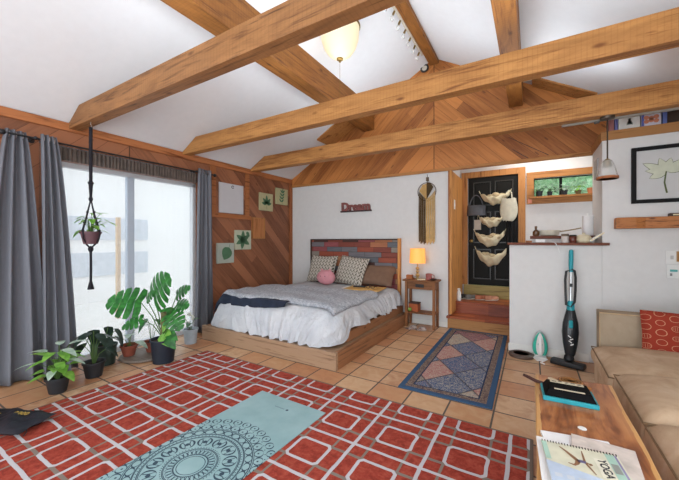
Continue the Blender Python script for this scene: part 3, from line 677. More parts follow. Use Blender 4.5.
MB().box(N0+.01, NY0+.01, .20, N1-.01, NY1-.01, .22).build('shelf', M_ns, T, bevel=.003)
# lamp
T = thing('table_lamp', 'small table lamp with glowing orange drum shade on the nightstand', 'lamp', (-1.445, 4.63, .691))
LX, LY = -1.445, 4.63
MB().lathe([(.05, .691), (.05, .70), (.02, .705), (.018, .72)], (LX, LY, 0), 20).build('base', M_brass, T, True)
mb = MB(); mb.ball((LX, LY, .75), (.03, .03, .03), 14); mb.ball((LX, LY, .80), (.024, .024, .024), 14); mb.ball((LX, LY, .845), (.028, .028, .024), 14); mb.cyl((LX, LY, .86), (LX, LY, .92), .008)
mb.build('stem', plain('amber_glass', '#b9935a', .15, var=.1), T, True)
m = bpy.data.materials.new('lit_shade'); m.use_nodes = True; nt = m.node_tree; b = nt.nodes['Principled BSDF']; b.inputs['Base Color'].default_value = hexc('#d9a560'); b.inputs['Emission Color'].default_value = hexc('#ef9a3a'); b.inputs['Emission Strength'].default_value = .75
MB().lathe([(.115, .925), (.105, 1.14)], (LX, LY, 0), 32).build('lamp_shade', m, T, True, solid=.003).modifiers['thickness'].use_rim = True
MB().ball((LX, LY, .985), .025, 12).build('bulb', emit('warm_bulb', '#ffcf8a', 12), T, True)
pl = bpy.data.lights.new('lamp_light', 'POINT'); pl.energy = 15; pl.color = (1, .84, .62); pl.shadow_soft_size = .05; po = bpy.data.objects.new('lamp_light', pl); COL.objects.link(po); po.parent = T; po.location = (0, 0, .36)
# things on and under the nightstand
tag(MB().box(-1.585, 4.53, .691, -1.50, 4.60, .755).build('wooden_box', wood('small_box_wood', '#b06a3c', '#7a4424', 0, knots=False), bevel=.004), 'little orange brown box on the nightstand corner nearest the bed', 'box')
T = thing('mug', 'pinkish patterned mug on the nightstand beside the lamp', 'mug', (-1.27, 4.60, .691))
MB().lathe([(.03, .691), (.04, .70), (.045, .78), (.04, .78), (.035, .70), (0, .70)], (-1.27, 4.60, 0), 20).build('bowl', plain('mug_glaze', '#a8605a', .4, var=.3), T, True)
MB().tube([(-1.225, 4.60, .77), (-1.195, 4.60, .76), (-1.195, 4.60, .725), (-1.226, 4.60, .715)], .006, 6).build('handle', plain('mug_glaze', '#a8605a'), T, True)
T = thing('bowl', 'shallow dark dish on the nightstand edge nearest the doorway', 'bowl', (-1.20, 4.57, .691))
MB().lathe([(.03, .691), (.055, .715), (.05, .715), (.028, .697), (0, .697)], (-1.20, 4.565, 0), 20).build('dish', plain('dark_dish', '#4a332c', .4), T, True)
tag(MB().obox((-1.36, 4.54, .70), (.11, .05, .016), Rz(.3)).build('cards', plain('card_pack', '#d8c7a6', .6), bevel=.002), 'cream coloured pack lying on the nightstand front edge', 'card pack')
T = thing('small_box', 'small orange brown box on the lower nightstand shelf', 'box', (-1.48, 4.62, .221))
MB().box(-1.555, 4.56, .221, -1.42, 4.70, .33).build('box_body', plain('orange_box', '#a3552f', .7), T, bevel=.004); MB().box(-1.56, 4.555, .33, -1.415, 4.705, .345).build('lid', plain('dark_lid', '#4c2c20'), T, bevel=.003)
tag(MB().ball((-1.535, 4.555, .251), .03, 14).build('ball', plain('green_rubber', '#7c9a44', .7), None, True), 'small green ball on the lower nightstand shelf', 'ball')
for i, (a, b, rz) in enumerate(((-1.47, 4.405, .5), (-1.33, 4.40, .1))):
    T = thing('slipper', ('patterned fuzzy slipper on the tiles, nearer the bed platform', 'patterned fuzzy slipper on the tiles, nearer the front nightstand leg')[i], 'slipper', (0, 0, 0), 'slippers by the nightstand')
    s = SH('slipper_cloth%d' % i, .95, .1); s.col(s.ramp(s.noise(s.scaled(1, 1, 1), 60, 2), [(.42, '#5a3330'), (.5, '#c9c2b8'), (.6, '#8a6a66')]))
    MB().ball((0, 0, .014), (.085, .04, .014), 18).build('sole', s.m, T, True); MB().ball((.03, 0, .03), (.055, .042, .03), 16).build('upper', s.m, T, True)
    T.location = (a, b, 0); T.rotation_euler.z = rz

# ================================================================== plants along the window
def pot(T, c, r0, r1, h, mat, rim=.012):
    x_, y_, z_ = c
    o = MB().lathe([(r0, 0), (r1, h-rim*1.5), (r1+rim*.6, h-rim*1.5), (r1+rim*.6, h), (r1-.004, h), (r1-.012, h-.03)], (x_, y_, z_), 28).build('pot', mat, T, True)
    MB().lathe([(0, h-.02), (r1-.008, h-.026)], (x_, y_, z_), 24).build('soil', M_soil, T); return z_+h-.02
M_pot = plain('black_pot_plastic', '#26282c', .5, var=.1)
def stalks(T, c, z0, specs, mat, kind='leaf', droop=.35, heart=.5, sw=.003, fold=.15):
    """each leaf with its stalk: (azimuth, reach, height, length, width, tilt)"""
    for az, re, hh, L, W, tl in specs:
        d = V((cos(az), sin(az), 0)); b = V((c[0], c[1], z0)); tip = b+d*re+V((0, 0, hh))
        MB().tube([b+d*.01, b+d*re*.35+V((0, 0, hh*.6)), tip], [sw*1.2, sw, sw*.8], 5).build('stalk', M_stem, T, True)
        ld = d*cos(tl)+V((0, 0, sin(tl))); n_ = V((0, 0, 1)) if abs(tl) < 1.2 else -d
        mb = MB(); (mb.leaf(tip, ld, n_, L, W, droop, heart, fold, 9) if kind == 'leaf' else mb.monstera(tip, ld, n_, L, W, droop))
        mb.build('leaf', mat, T, True, ang=80)
R = random.Random(5)
# 1 pale and bright green plant
T = thing('potted_plant', 'young plant with pale leaves and bright green shoots in small black pot before curtain', 'plant', (-3.37, 1.07, 0))
z = pot(T, (-3.37, 1.07, 0),   .058, .080, .13, M_pot)
stalks(T, (-3.37, 1.07), z, [(-2.6, .10, .22, .15, .07, .25), (-1.9, .13, .16, .13, .03, .1), (2.7, .08, .26, .14, .065, .3), (.2, .07, .25, .16, .07, .1), (.6, .09, .16, .13, .06, 0), (1.4, .08, .27, .13, .06, .3), (-.6, .10, .10, .10, .06, -.1)], L_pale)
stalks(T, (-3.37, 1.07), z, [(R.uniform(0, 6.28), R.uniform(.02, .09), R.uniform(.05, .24), R.uniform(.08, .12), R.uniform(.06, .085), R.uniform(-.5, .5)) for k in range(30)], L_green, heart=.8, sw=.002)
# 2 dark arrow leaves
T = thing('potted_plant', 'dark arrow leaved plant on tall stalks in a black pot at the rug edge', 'plant', (-3.47, 1.365, 0))
z = pot(T, (-3.47, 1.365, 0), .062, .084, .14, M_pot)
stalks(T, (-3.47, 1.365), z, [(-2.4, .09, .27, .22, .10, -.55), (-1.2, .05, .29, .17, .09, -.3), (.2, .06, .27, .16, .08, -.5), (2.8, .08, .28, .22, .10, -.7), (1.2, .07, .25, .18, .09, -.4), (-2.9, .14, .16, .15, .09, -.8), (.6, .12, .14, .13, .08, -.5)], L_dark, heart=.9, droop=.25, sw=.0035)
# 3 dark green pot
T = thing('potted_plant', 'drooping dark leaved plant in a dark green pot behind the arrow leaved plant', 'plant', (-3.72, 1.56, 0))
z = pot(T, (-3.72, 1.56, 0), .085, .10, .20, plain('dark_green_glaze', '#2c3b35', .35, var=.15))
stalks(T, (-3.72, 1.56), z, [(a_, .10, .12+.05*sin(a_*3), .17, .085, -.75) for a_ in (-2.8, -1.9, -1.0, -.2, .7, 1.6, 2.5)], L_dark, heart=.9, droop=.5, sw=.004)
# 4 round tray and two terracotta pots
T = thing('plant_tray', 'round flat wood slab tray under the two terracotta pots', 'tray', (-3.60, 1.88, 0))
MB().lathe([(.23, 0), (.245, .012), (.24, .026), (0, .026)], (-3.61, 1.90, 0), 40).build('slab', wood('slab_wood', '#7a6e64', '#4f443a', 0, knots=False), T, True)
T = thing('potted_plant', 'silvery broad leaved seedling in terracotta pot on the slab tray, closer to dark green pot', 'plant', (-3.70, 1.775, .027))
z = pot(T, (-3.70, 1.775, .027), .052, .078, .115, M_terra)
stalks(T, (-3.70, 1.775), z, [(-2.4, .08, .10, .16, .08, .2), (-.5, .06, .14, .17, .08, .35), (1.2, .05, .17, .17, .08, .5), (2.5, .07, .10, .15, .08, .1), (.3, .10, .06, .15, .08, -.1)], L_pale, heart=.4)
T = thing('potted_plant', 'thin stemmed plant with drooping leaves in terracotta pot on the slab tray, nearer the monstera', 'plant', (-3.62, 1.975, .027))
z = pot(T, (-3.62, 1.975, .027), .052, .078, .115, M_terra)
stalks(T, (-3.62, 1.975), z, [(-2.6, .11, .30, .20, .07, -.25), (-1.2, .07, .28, .16, .06, -.35), (.6, .08, .20, .14, .07, -.3), (2.2, .07, .24, .15, .07, -.2)], L_mid, heart=.3, droop=.5)
# 5 monstera
MX, MY = -3.28, 1.905
T = thing('monstera', 'tall monstera with big split leaves and a moss pole in a black pot', 'plant', (MX, MY, 0))
z = pot(T, (MX, MY, 0), .098, .12, .24, plain('big_black_pot', '#1d2530', .5))
MB().cyl((MX, MY, z), (MX+.005, MY, z+.29), .030, .026, 14).build('moss_pole', plain('moss', '#6a6a44', .95, var=.3, bump=1), T, True)
cr, ci = V((.857, .5155, 0)), V((-.5155, .857, 0)); up = V((0, 0, 1))
def mleaf(u0, v0, u1, v1, W, back=0, tip_back=.03, big=True, mat=L_mon):
    b0 = V((MX, MY, z)); D0 = 1.25*0+MX*-.5155+MY*.857
    def at(u_, v_, q=0): return V((MX, MY, 0))+cr*((u_-163.5)/320*D0)+up*(1.25-(v_-241)/320*D0)+ci*(back+q)
    p, t = at(u0, v0), at(u1, v1, -tip_back)
    MB().tube([b0+cr*.01, b0.lerp(p, .5)+up*.05, p], [.006, .005, .004], 6).build('stalk', M_stem, T, True)
    mb = MB(); nrm = -ci*.75+up*.66
    (mb.monstera if big else lambda *a: mb.leaf(*a, .9, .15, 9))(p, t-p, nrm, (t-p).length, W, .25)
    mb.build('leaf', mat, T, True, ang=80)
mleaf(140, 303, 111, 297, .38, .02, .10)
mleaf(155, 297, 170, 275, .46, -.02, .10)
mleaf(171, 297, 184, 287, .17, .12, .05)
mleaf(141, 301, 150, 291, .14, .10, .05)
mleaf(146, 318, 127, 323, .15, -.06, .06)
mleaf(173, 313, 186, 325, .22, -.05, .08)
mleaf(168, 316, 160, 310, .15, .06, .05, False)
mleaf(174, 306, 187, 305, .18, .05, .05)
for a_ in ((166, 334, 177, 343), (172, 330, 183, 336), (167, 328, 172, 322), (172, 336, 181, 345), (169, 331, 176, 330)): mleaf(*a_, .10, -.08, .04, False, L_green if a_[0] != 172 else L_mon)
# 6 pale pot
T = thing('potted_plant', 'white flowered plant in a pale blue grey pot at the foot of the narrow curtain', 'plant', (-3.585, 2.42, 0))
z = pot(T, (-3.585, 2.42, 0), .065, .082, .18, plain('pale_blue_glaze', '#a3adb6', .4))
stalks(T, (-3.585, 2.42), z, [(-2.2, .06, .14, .13, .06, .3), (-.8, .06, .10, .12, .06, .1), (1.5, .05, .12, .12, .06, .2), (2.8, .07, .08, .12, .06, 0)], L_mid)
mb = MB()
for k in range(7): a_ = k*.9; mb.ball((-3.585+.03*cos(a_), 2.42+.03*sin(a_), .30+.012*k), .016, 8)
mb.build('flower', plain('white_petal', '#dfe3d8', .7), T, True)

# hanging planter
HX, HY = -3.522, 1.36
T = thing('hanging_planter', 'black macrame plant hanger with trailing green plant hooked under the nearest beam', 'hanging planter', (HX, HY, .8))
MB().tube([(HX, HY, 2.358), (HX, HY, 2.335)]+[(HX+.016*sin(a_), HY, 2.318+.016*cos(a_)) for a_ in (0, .8, 1.6, 2.4, 3.2, 4.0)], .0035, 6).build('hook', M_chrome, T, True)
M_mac = plain('black_cotton_cord', '#1d1b22', .9, var=.2, bump=1, bscale=150)
mb = MB(); mb.cyl((HX, HY, 2.31), (HX, HY, 1.79), .015, .014, 10); mb.cyl((HX, HY, 1.79), (HX, HY, 1.64), .018, .010, 10); mb.ball((HX, HY, 1.79), (.025, .025, .02), 10); mb.ball((HX, HY, 1.64), (.018, .018, .025), 10)
mb.build('strap', M_mac, T, True)
for k in range(4):
    a_ = k*pi/2+.5; c_, s_ = cos(a_), sin(a_); mb = MB(); mb.tube([(HX, HY, 1.64), (HX+c_*.045, HY+s_*.045, 1.47), (HX+c_*.088, HY+s_*.088, 1.335), (HX+c_*.08, HY+s_*.08, 1.27), (HX+c_*.04, HY+s_*.04, 1.215), (HX, HY, 1.18)], .006, 6)
    for q in (1.52, 1.42, 1.345): t_ = (1.64-q)/.305; mb.ball((HX+c_*.088*t_, HY+s_*.088*t_, q), .011, 8)
    mb.build('cord', M_mac, T, True)
mb = MB(); mb.ball((HX, HY, 1.175), (.022, .022, .03), 10); mb.tube([(HX, HY, 1.17), (HX+.004, HY, 1.0), (HX, HY, .86)], .011, 8); mb.cyl((HX, HY, .87), (HX, HY, .80), .013, .028, 10)
mb.build('tail', M_mac, T, True)
z = pot(T, (HX, HY, 1.222), .055, .078, .115, plain('brown_pot', '#5c3f45', .6))
stalks(T, (HX, HY), z, [(R.uniform(0, 6.28), R.uniform(.02, .08), R.uniform(.03, .20), R.uniform(.06, .09), R.uniform(.04, .055), R.uniform(-.4, .6)) for k in range(19)]+[(.55, .15, .11, .10, .045, -.1), (-2.5, .09, .03, .09, .05, -.5), (.5, .10, .13, .07, .05, .1)], L_green, heart=.6)

# ================================================================== boarded wall pictures
def canvas(y0, y1, z0, z1, label, draw, bgc):
    T = thing('leaf_print', label, 'picture', (XL, (y0+y1)/2, z0), 'leaf prints on the boarded wall')
    MB().box(XL, y0, z0, XL+.035, y1, z1).build('canvas', plain('canvas_'+bgc, bgc, .85, var=.05), T, bevel=.003)
    mb = MB(); X_ = XL+.0362; cy_, cz_ = (y0+y1)/2, (z0+z1)/2; W_ = y1-y0; draw(mb, X_, cy_, cz_, W_)
    mb.build('leaf_motif', plain('print_green', '#4f7355', .85, var=.15), T); return T
def lf(mb, X_, y, z, a_, L, W): mb.leaf((X_, y, z), (0, cos(a_), sin(a_)), (1, 0, 0), L, W, 0, 0, 0, 8)
def d1_(mb, X_, y, z, w_): lf(mb, X_, y+.06, z+.085, radians(-118), .21, .19); mb.box(X_, y+.06, z+.09, X_+.0006, y+.065, z+.13)
def d2_(mb, X_, y, z, w_):
    for a_ in (90, 150, 205, 260, 330, 30): lf(mb, X_, y-.01, z, radians(a_), .15, .075)
    lf(mb, X_, y+.06, z+.13, radians(-50), .10, .06)
def d3_(mb, X_, y, z, w_):
    for a_, l in ((90, .15), (135, .13), (45, .13), (175, .12), (5, .12)): lf(mb, X_, y, z-.03, radians(a_), l, .06)
    mb.box(X_, y-.003, z-.12, X_+.0006, y+.003, z-.03)
def d4_(mb, X_, y, z, w_):
    for k in range(4):
        for sg in (-1, 1): lf(mb, X_, y+.01*k-.02, z-.10+.055*k, radians(90+sg*48), .085, .035)
    mb.box(X_, y-.004, z-.13, X_+.0006, y, z+.11); lf(mb, X_, y+.01, z+.09, radians(80), .06, .03)
canvas(3.07, 3.37, .92, 1.22, 'leaf print with one round leaf, the lowest of the four canvases', d1_, '#a9b0a4')
canvas(3.40, 3.72, 1.115, 1.42, 'leaf print with a star of pointed leaves beside the narrow wooden square', d2_, '#b3b8a2')
canvas(3.92, 4.23, 1.77, 2.07, 'leaf print with five lobed leaf, upper row, nearer the window', d3_, '#b0ab86')
canvas(4.32, 4.63, 1.915, 2.205, 'leaf print with a slender sprig, upper row, next to the room corner', d4_, '#b3ae86')
T = thing('wall_panel', 'blank white board panel set in the batten frame on the boarded wall', 'panel', (XL, 3.35, 1.66))
MB().box(XL, 3.115, 1.672, XL+.016, 3.575, 2.12).build('board', plain('white_board', '#c3c3c6', .6, var=.02), T, bevel=.002)
MB().tube([(XL+.02, 3.36+.02*cos(a_*.63), 2.075+.02*sin(a_*.63)) for a_ in range(10)], .004, 6).build('hook', M_black, T, True)
T = thing('wooden_plaque', 'small plain wooden square panel between the upper and lower leaf prints', 'panel', (XL, 3.9, 1.29))
MB().box(XL, 3.755, 1.29, XL+.022, 4.045, 1.64).build('board', wood('square_panel_wood', '#b07446', '#84522e', 2, knots=False), T, bevel=.003)
mb = MB()
for a_ in (3.755, 4.025): mb.box(XL+.0221, a_, 1.29, XL+.028, a_+.02, 1.64)
mb.box(XL+.0221, 3.776, 1.62, XL+.028, 4.024, 1.64); mb.box(XL+.0221, 3.776, 1.29, XL+.028, 4.024, 1.31); mb.build('edge_strip', M_trimz, T)

# ================================================================== white wall: DREAM sign and macrame
T = thing('dream_sign', 'reddish brown wooden letters sign on the white wall above the headboard', 'sign', (-2.54, YB, 1.74))
M_dr = plain('sign_red_brown', '#84504c', .7, var=.3); M_dr2 = plain('sign_dark_edge', '#3f2a2c', .7, var=.2)
text('lettering', 'Dream', .195, .012, M_dr, frame((-2.545, YB-.026, 1.826), (1, 0, 0), (0, 0, 1), (0, -1, 0)), T, bold=.009)
MB().box(-2.835, YB-.045, 1.742, -2.255, YB, 1.765).build('base_strip', M_dr2, T, bevel=.002)
MXR = -1.345
T = thing('macrame_hanging', 'round hoop wall hanging with brown and cream yarn fringe beside the doorway', 'wall hanging', (MXR, YB, 1.2))
MB().tube([(MXR+.135*cos(k*pi/18), YB-.02, 1.985+.135*sin(k*pi/18)) for k in range(37)], .005, 6).build('hoop', plain('hoop_brown', '#4b3526', .5), T, True)
MB().tube([(MXR+.005, YB-.004, 2.245), (MXR+.01, YB-.02, 2.12)], .004, 5).build('hanger', M_black, T)
mb = MB(); mb.box(MXR-.01, YB-.03, 2.14, MXR+.03, YB-.008, 2.20); mb.build('charm', plain('charm_brown', '#5b4c3c'), T, bevel=.004)
for k in range(16):
    f = k/15; x_ = MXR-.115+.23*f; dark = f < .45; top = 2.0-.115*(1-abs(f-.5)*2) if k != 0 else 2.0; top = 1.99-.10*sin(pi*f)
    bt = 1.235+.02*sin(k*2.1)-.02*sin(pi*f); r_ = .0085
    MB().tube([(x_+.002*sin(k), YB-.022, top), (x_+.004*sin(k*3), YB-.024, (top+bt)/2), (x_+.003*cos(k), YB-.022, bt)], [r_*.8, r_, r_*1.1], 6).build('yarn', plain('brown_yarn', '#5b4830', .95, var=.2, bump=1) if dark else plain('cream_yarn', '#c9a873', .95, var=.15, bump=1), T, True)
mb = MB(); mb.prism([(MXR-.11, YB-.026, 2.0), (MXR+.0, YB-.026, 1.86), (MXR+.0, YB-.026, 2.105), (MXR-.06, YB-.026, 2.09)], (0, -.006, 0)); mb.build('weaving', plain('tan_weave', '#bb9760', .95, var=.15, bump=1), T)
mb = MB(); mb.prism([(MXR+.002, YB-.026, 1.87), (MXR+.10, YB-.026, 2.05), (MXR+.06, YB-.026, 2.10), (MXR+.002, YB-.026, 2.12)], (0, -.006, 0)); mb.build('weaving', plain('dark_weave', '#4a3a22', .95, var=.15, bump=1), T)

# ================================================================== ceiling lamp, fairy lights, pendant
CX_, CY_ = -1.77, 2.95
T = thing('ceiling_lamp', 'round frosted bowl ceiling light glowing between nearest and middle beams', 'ceiling light', (CX_, CY_, 3.62))
MB().lathe([(.10, 3.60), (.12, 3.55), (.05, 3.54)], (CX_, CY_, .0), 28).build('canopy', M_wplas, T, True)
MB().lathe([(.03, 3.70), (.03, 3.55)], (CX_, CY_, 0), 14).build('stem', M_brass, T, True)
MB().lathe([(.214, 3.53), (.222, 3.545), (.20, 3.55), (.12, 3.552)], (CX_, CY_, 0), 36).build('rim', M_brass, T, True)
m = bpy.data.materials.new('frosted_bowl'); m.use_nodes = True; nt = m.node_tree; b = nt.nodes['Principled BSDF']; b.inputs['Base Color'].default_value = hexc('#d6c6a2'); b.inputs['Emission Color'].default_value = hexc('#ffeccb'); b.inputs['Emission Strength'].default_value = .3
MB().lathe([(.018, 3.205), (.07, 3.222), (.13, 3.265), (.175, 3.33), (.202, 3.42), (.21, 3.53)], (CX_, CY_, 0), 40).build('bowl', m, T, True)
MB().lathe([(0, 3.165), (.012, 3.172), (.016, 3.19), (.034, 3.196), (.036, 3.212), (0, 3.216)], (CX_, CY_, 0), 18).build('finial', M_brass, T, True)
MB().cyl((CX_, CY_, 3.165), (CX_, CY_, 2.62), .0018, n=5).build('pull_chain', M_brass, T)
pl = bpy.data.lights.new('bowl_light', 'POINT'); pl.energy = 1.5; pl.color = (1, .90, .74); pl.shadow_soft_size = .1; po = bpy.data.objects.new('bowl_light', pl); COL.objects.link(po); po.parent = T; po.location = (.0, 0, -.55)
T = thing('fairy_light_strip', 'strip of small clear glass bulbs along the ridge beam', 'string lights', (-1.31, 3.8, 3.83))
MB().box(-1.325, 3.15, 3.835, -1.298, 4.42, 3.86).build('rail', plain('strip_rail', '#c2b8a8', .5), T, bevel=.003)
for k in range(7):
    yy = 3.22+k*.185; b_ = MB(); b_.cyl((-1.325, yy, 3.84), (-1.345, yy, 3.80), .012, .014, 10); h_ = b_.build('socket', M_brass, T, True)
    MB().ball((-1.355, yy, 3.765), (.022, .022, .032), 12).build('bulb', M_cglass, T, True)
T = thing('round_vent', 'small black rimmed disc at the peak beside the ridge beam', 'vent', (-1.37, YB-.02, 3.83))
MB().tube([(-1.375+.05*cos(k*pi/10), YB-.03, 3.83+.05*sin(k*pi/10)) for k in range(21)], .014, 8).build('rim', M_black, T, True)
MB().cyl((-1.375, YB-.012, 3.83), (-1.375, YB-.035, 3.83), .045, n=20).build('face', plain('disc_face', '#b7b1a6'), T)
PX_, PY_ = .590, 3.765
T = thing('pendant_lamp', 'clear glass pendant lamp with wooden ring hanging from farthest beam by the half wall', 'pendant lamp', (PX_, PY_, 2.384))
MB().lathe([(.055, 2.384), (.05, 2.362), (.012, 2.355)], (PX_, PY_, 0), 20).build('canopy', plain('bronze_dark', '#4b4238', .4, .6), T, True)
MB().cyl((PX_, PY_, 2.36), (PX_, PY_, 2.0), .006, n=8).build('rod', plain('bronze_dark', '#4b4238'), T, True)
MB().lathe([(.012, 2.0), (.03, 1.985), (.032, 1.93), (.02, 1.92)], (PX_, PY_, 0), 18).build('socket', M_brass, T, True)
MB().lathe([(.033, 1.985), (.045, 1.955), (.062, 1.90), (.076, 1.838)], (PX_, PY_, 0), 30).build('glass_shade', M_cglass, T, True)
MB().lathe([(.073, 1.815), (.081, 1.815), (.081, 1.838), (.073, 1.838), (.073, 1.815)], (PX_, PY_, 0), 32).build('wooden_ring', wood('ring_wood', '#a8643a', '#744022', 0, knots=False), T, True)
MB().ball((PX_, PY_, 1.895), (.025, .025, .035), 14).build('bulb', M_cglass, T, True)
T = thing('cable_track', 'grey metal cable track along the underside of the farthest beam', 'track', (.8, 3.80, 2.37))
MB().box(.25, 3.80, 2.366, XR-.03, 3.825, 2.385).build('track', plain('track_grey', '#8c8880', .5, .3), T, bevel=.003)
MB().box(.50, 3.79, 2.352, .54, 3.83, 2.366).build('clip', plain('track_clip', '#55524e', .5), T, bevel=.002)

# ================================================================== kitchen side
T = thing('bar_ledge', 'dark wooden ledge on top of the white half wall', 'ledge', (.2, 4.2, 1.205))
MB().box(-.24, 4.09, 1.206, .605, 4.31, 1.232).build('board', wood('ledge_wood', '#6d3a26', '#40201a', 0, knots=False), T, bevel=.003); MB().box(.605, 4.09, 1.206, .66, 4.149, 1.232).build('end_piece', wood('ledge_wood', '#6d3a26', '#40201a', 0), T)
T = thing('kitchen_counter', 'dark topped kitchen counter just behind the half wall', 'counter', (.27, 4.58, .347))
MB().box(.0, 4.42, .348, .59, 4.74, 1.275).build('body', M_white, T); MB().box(-.02, 4.40, 1.275, .60, 4.75, 1.31).build('worktop', wood('ledge_wood', '#6d3a26', '#40201a', 0), T, bevel=.003)
T = thing('frying_pan', 'white frying pan with long thin handle on the kitchen counter', 'pan', (.19, 4.5, 1.311))
MB().lathe([(.07, 1.311), (.095, 1.32), (.115, 1.375), (.11, 1.375), (.09, 1.325), (0, 1.32)], (.17, 4.52, 0), 28).build('pan_body', plain('pan_cream', '#cfccbb', .35), T, True)
MB().tube([(.275, 4.50, 1.36), (.36, 4.46, 1.372), (.47, 4.43, 1.395)], .007, 6).build('handle', plain('handle_wood', '#8d7a58', .5), T, True)
T = thing('bottle', 'small brown bottle with cork beside the frying pan', 'bottle', (.05, 4.46, 1.311))
MB().lathe([(.03, 1.311), (.034, 1.33), (.034, 1.36), (.012, 1.385), (.012, 1.40)], (.04, 4.45, 0), 18).build('flask', plain('amber_bottle', '#5a3a1e', .2), T, True)
MB().cyl((.04, 4.45, 1.40), (.04, 4.45, 1.425), .014, n=12).build('stopper', plain('cork', '#6b5138'), T)
T = thing('paper_towel_roll', 'white paper towel roll at the end of the kitchen counter', 'paper towel', (.545, 4.50, 1.311))
MB().lathe([(.02, 1.311), (.052, 1.311), (.052, 1.53), (.02, 1.53)], (.535, 4.50, 0), 28).build('roll', M_paper, T, True)
MB().cyl((.535, 4.50, 1.31), (.535, 4.50, 1.56), .01, n=10).build('core', M_wplas, T)
T = thing('tin_can', 'small can with white and red label on the ledge, next to a brown jar', 'can', (.315, 4.2, 1.233))
MB().lathe([(.034, 1.233), (.034, 1.305)], (.305, 4.21, 0), 20).build('label_band', plain('can_white', '#cfc9c4', .5), T, True)
MB().lathe([(.0345, 1.30), (.0345, 1.325), (.03, 1.328)], (.305, 4.21, 0), 20).build('lid', plain('can_lid', '#6b5a4c', .5), T, True)
T = thing('jar', 'little dark brown jar on the ledge between the can and the lidded pot', 'jar', (.38, 4.2, 1.233))
MB().lathe([(.03, 1.233), (.036, 1.25), (.036, 1.29), (.028, 1.30)], (.375, 4.21, 0), 20).build('jar_body', plain('jar_brown', '#5e3026', .25), T, True); MB().cyl((.375, 4.21, 1.30), (.375, 4.21, 1.315), .03, n=16).build('lid', M_dark, T)
T = thing('sugar_pot', 'cream lidded ceramic pot on the ledge beside the leaning white book', 'pot', (.47, 4.2, 1.233))
MB().lathe([(.055, 1.233), (.066, 1.25), (.066, 1.29), (.058, 1.30)], (.465, 4.21, 0), 24).build('pot_body', plain('cream_ceramic', '#cfc5a8', .4), T, True); MB().lathe([(.062, 1.30), (.04, 1.315), (.012, 1.318), (.014, 1.335), (0, 1.338)], (.465, 4.21, 0), 24).build('lid', plain('cream_ceramic', '#cfc5a8'), T, True)
T = thing('white_book', 'white book leaning at a slant against the wall edge on the ledge', 'book', (.57, 4.2, 1.233))
MB().obox((.572, 4.20, 1.293), (.018, .11, .145), Matrix.Rotation(radians(52), 3, 'Y')).build('cover', M_wplas, T, bevel=.002)
MB().obox((.572, 4.20, 1.293), (.012, .112, .139), Matrix.Rotation(radians(52), 3, 'Y')).build('pages', M_cream, T)
T = thing('charger', 'white plug adapter lying on the ledge with its cord hanging over the half wall', 'charger', (.07, 4.18, 1.233))
MB().box(.03, 4.16, 1.233, .125, 4.21, 1.268).build('adapter', M_wplas, T, bevel=.006)
MB().tube([(.125, 4.18, 1.245), (.18, 4.12, 1.245), (.215, 4.083, 1.225), (.235, 4.08, 1.18), (.25, 4.095, 1.13)], .004, 6).build('cord', M_wplas, T, True)
tag(MB().box(-.06, 4.15, 1.233, .0, 4.20, 1.255).build('wooden_block', wood('block_wood', '#a0683a', '#7a4a28', 0, knots=False), bevel=.003), 'small orange wooden block at the free end of the ledge', 'block')
# window sill pots
for i, (x_, r_, h_, mt, lm, lab) in enumerate(((.09, .045, .075, M_pot, L_mid, 'bushy small plant in the widest black pot on kitchen sill'), (.22, .035, .06, M_pot, L_mid, 'small sprouting plant in a black pot second from door on the kitchen sill'), (.395, .038, .065, M_pot, L_pale, 'small plant just past the window mullion on kitchen sill'), (.55, .036, .055, plain('olive_pot', '#6b5a35'), L_green, 'low spreading plant in olive pot on kitchen sill'), (.69, .042, .075, plain('orange_pot', '#c07a4e', .7), L_green, 'orange terracotta pot at the wall block end of kitchen sill'))):
    T = thing('sill_plant', lab, 'plant', (x_, YD-.07, 1.903), 'pots on the kitchen window sill')
    z = pot(T, (x_, YD-.07, 1.903), r_*.8, r_, h_, mt, .006)
    if i != 4: stalks(T, (x_, YD-.07), z, [(R.uniform(0, 6.28), R.uniform(.02, .07), R.uniform(.02, .09), R.uniform(.05, .08), R.uniform(.03, .045), R.uniform(-.3, .6)) for k in range(12)], lm, sw=.002)
tag(MB().box(-.05, YD-.034, 1.815, -.0, YD-.031, 1.875).build('pink_sticker', plain('sticker_pink', '#d98f76', .7)), 'little pink square sticker on the kitchen window casing', 'sticker')
tag(MB().box(.598, 4.36, 1.94, .61, 4.58, 2.14).build('wall_vent', plain('vent_grey', '#a5a7a8', .5), bevel=.003), 'grey flat panel on the side face of the wall block', 'panel')
T = thing('light_switch', 'white switch plate on the wooden door jamb', 'switch', (-.985, 4.95, 1.7))
MB().box(-.985, 4.90, 1.72, -.979, 4.98, 1.86).build('plate', M_wplas, T, bevel=.002); MB().box(-.979, 4.93, 1.775, -.972, 4.95, 1.805).build('toggle', M_wplas, T)

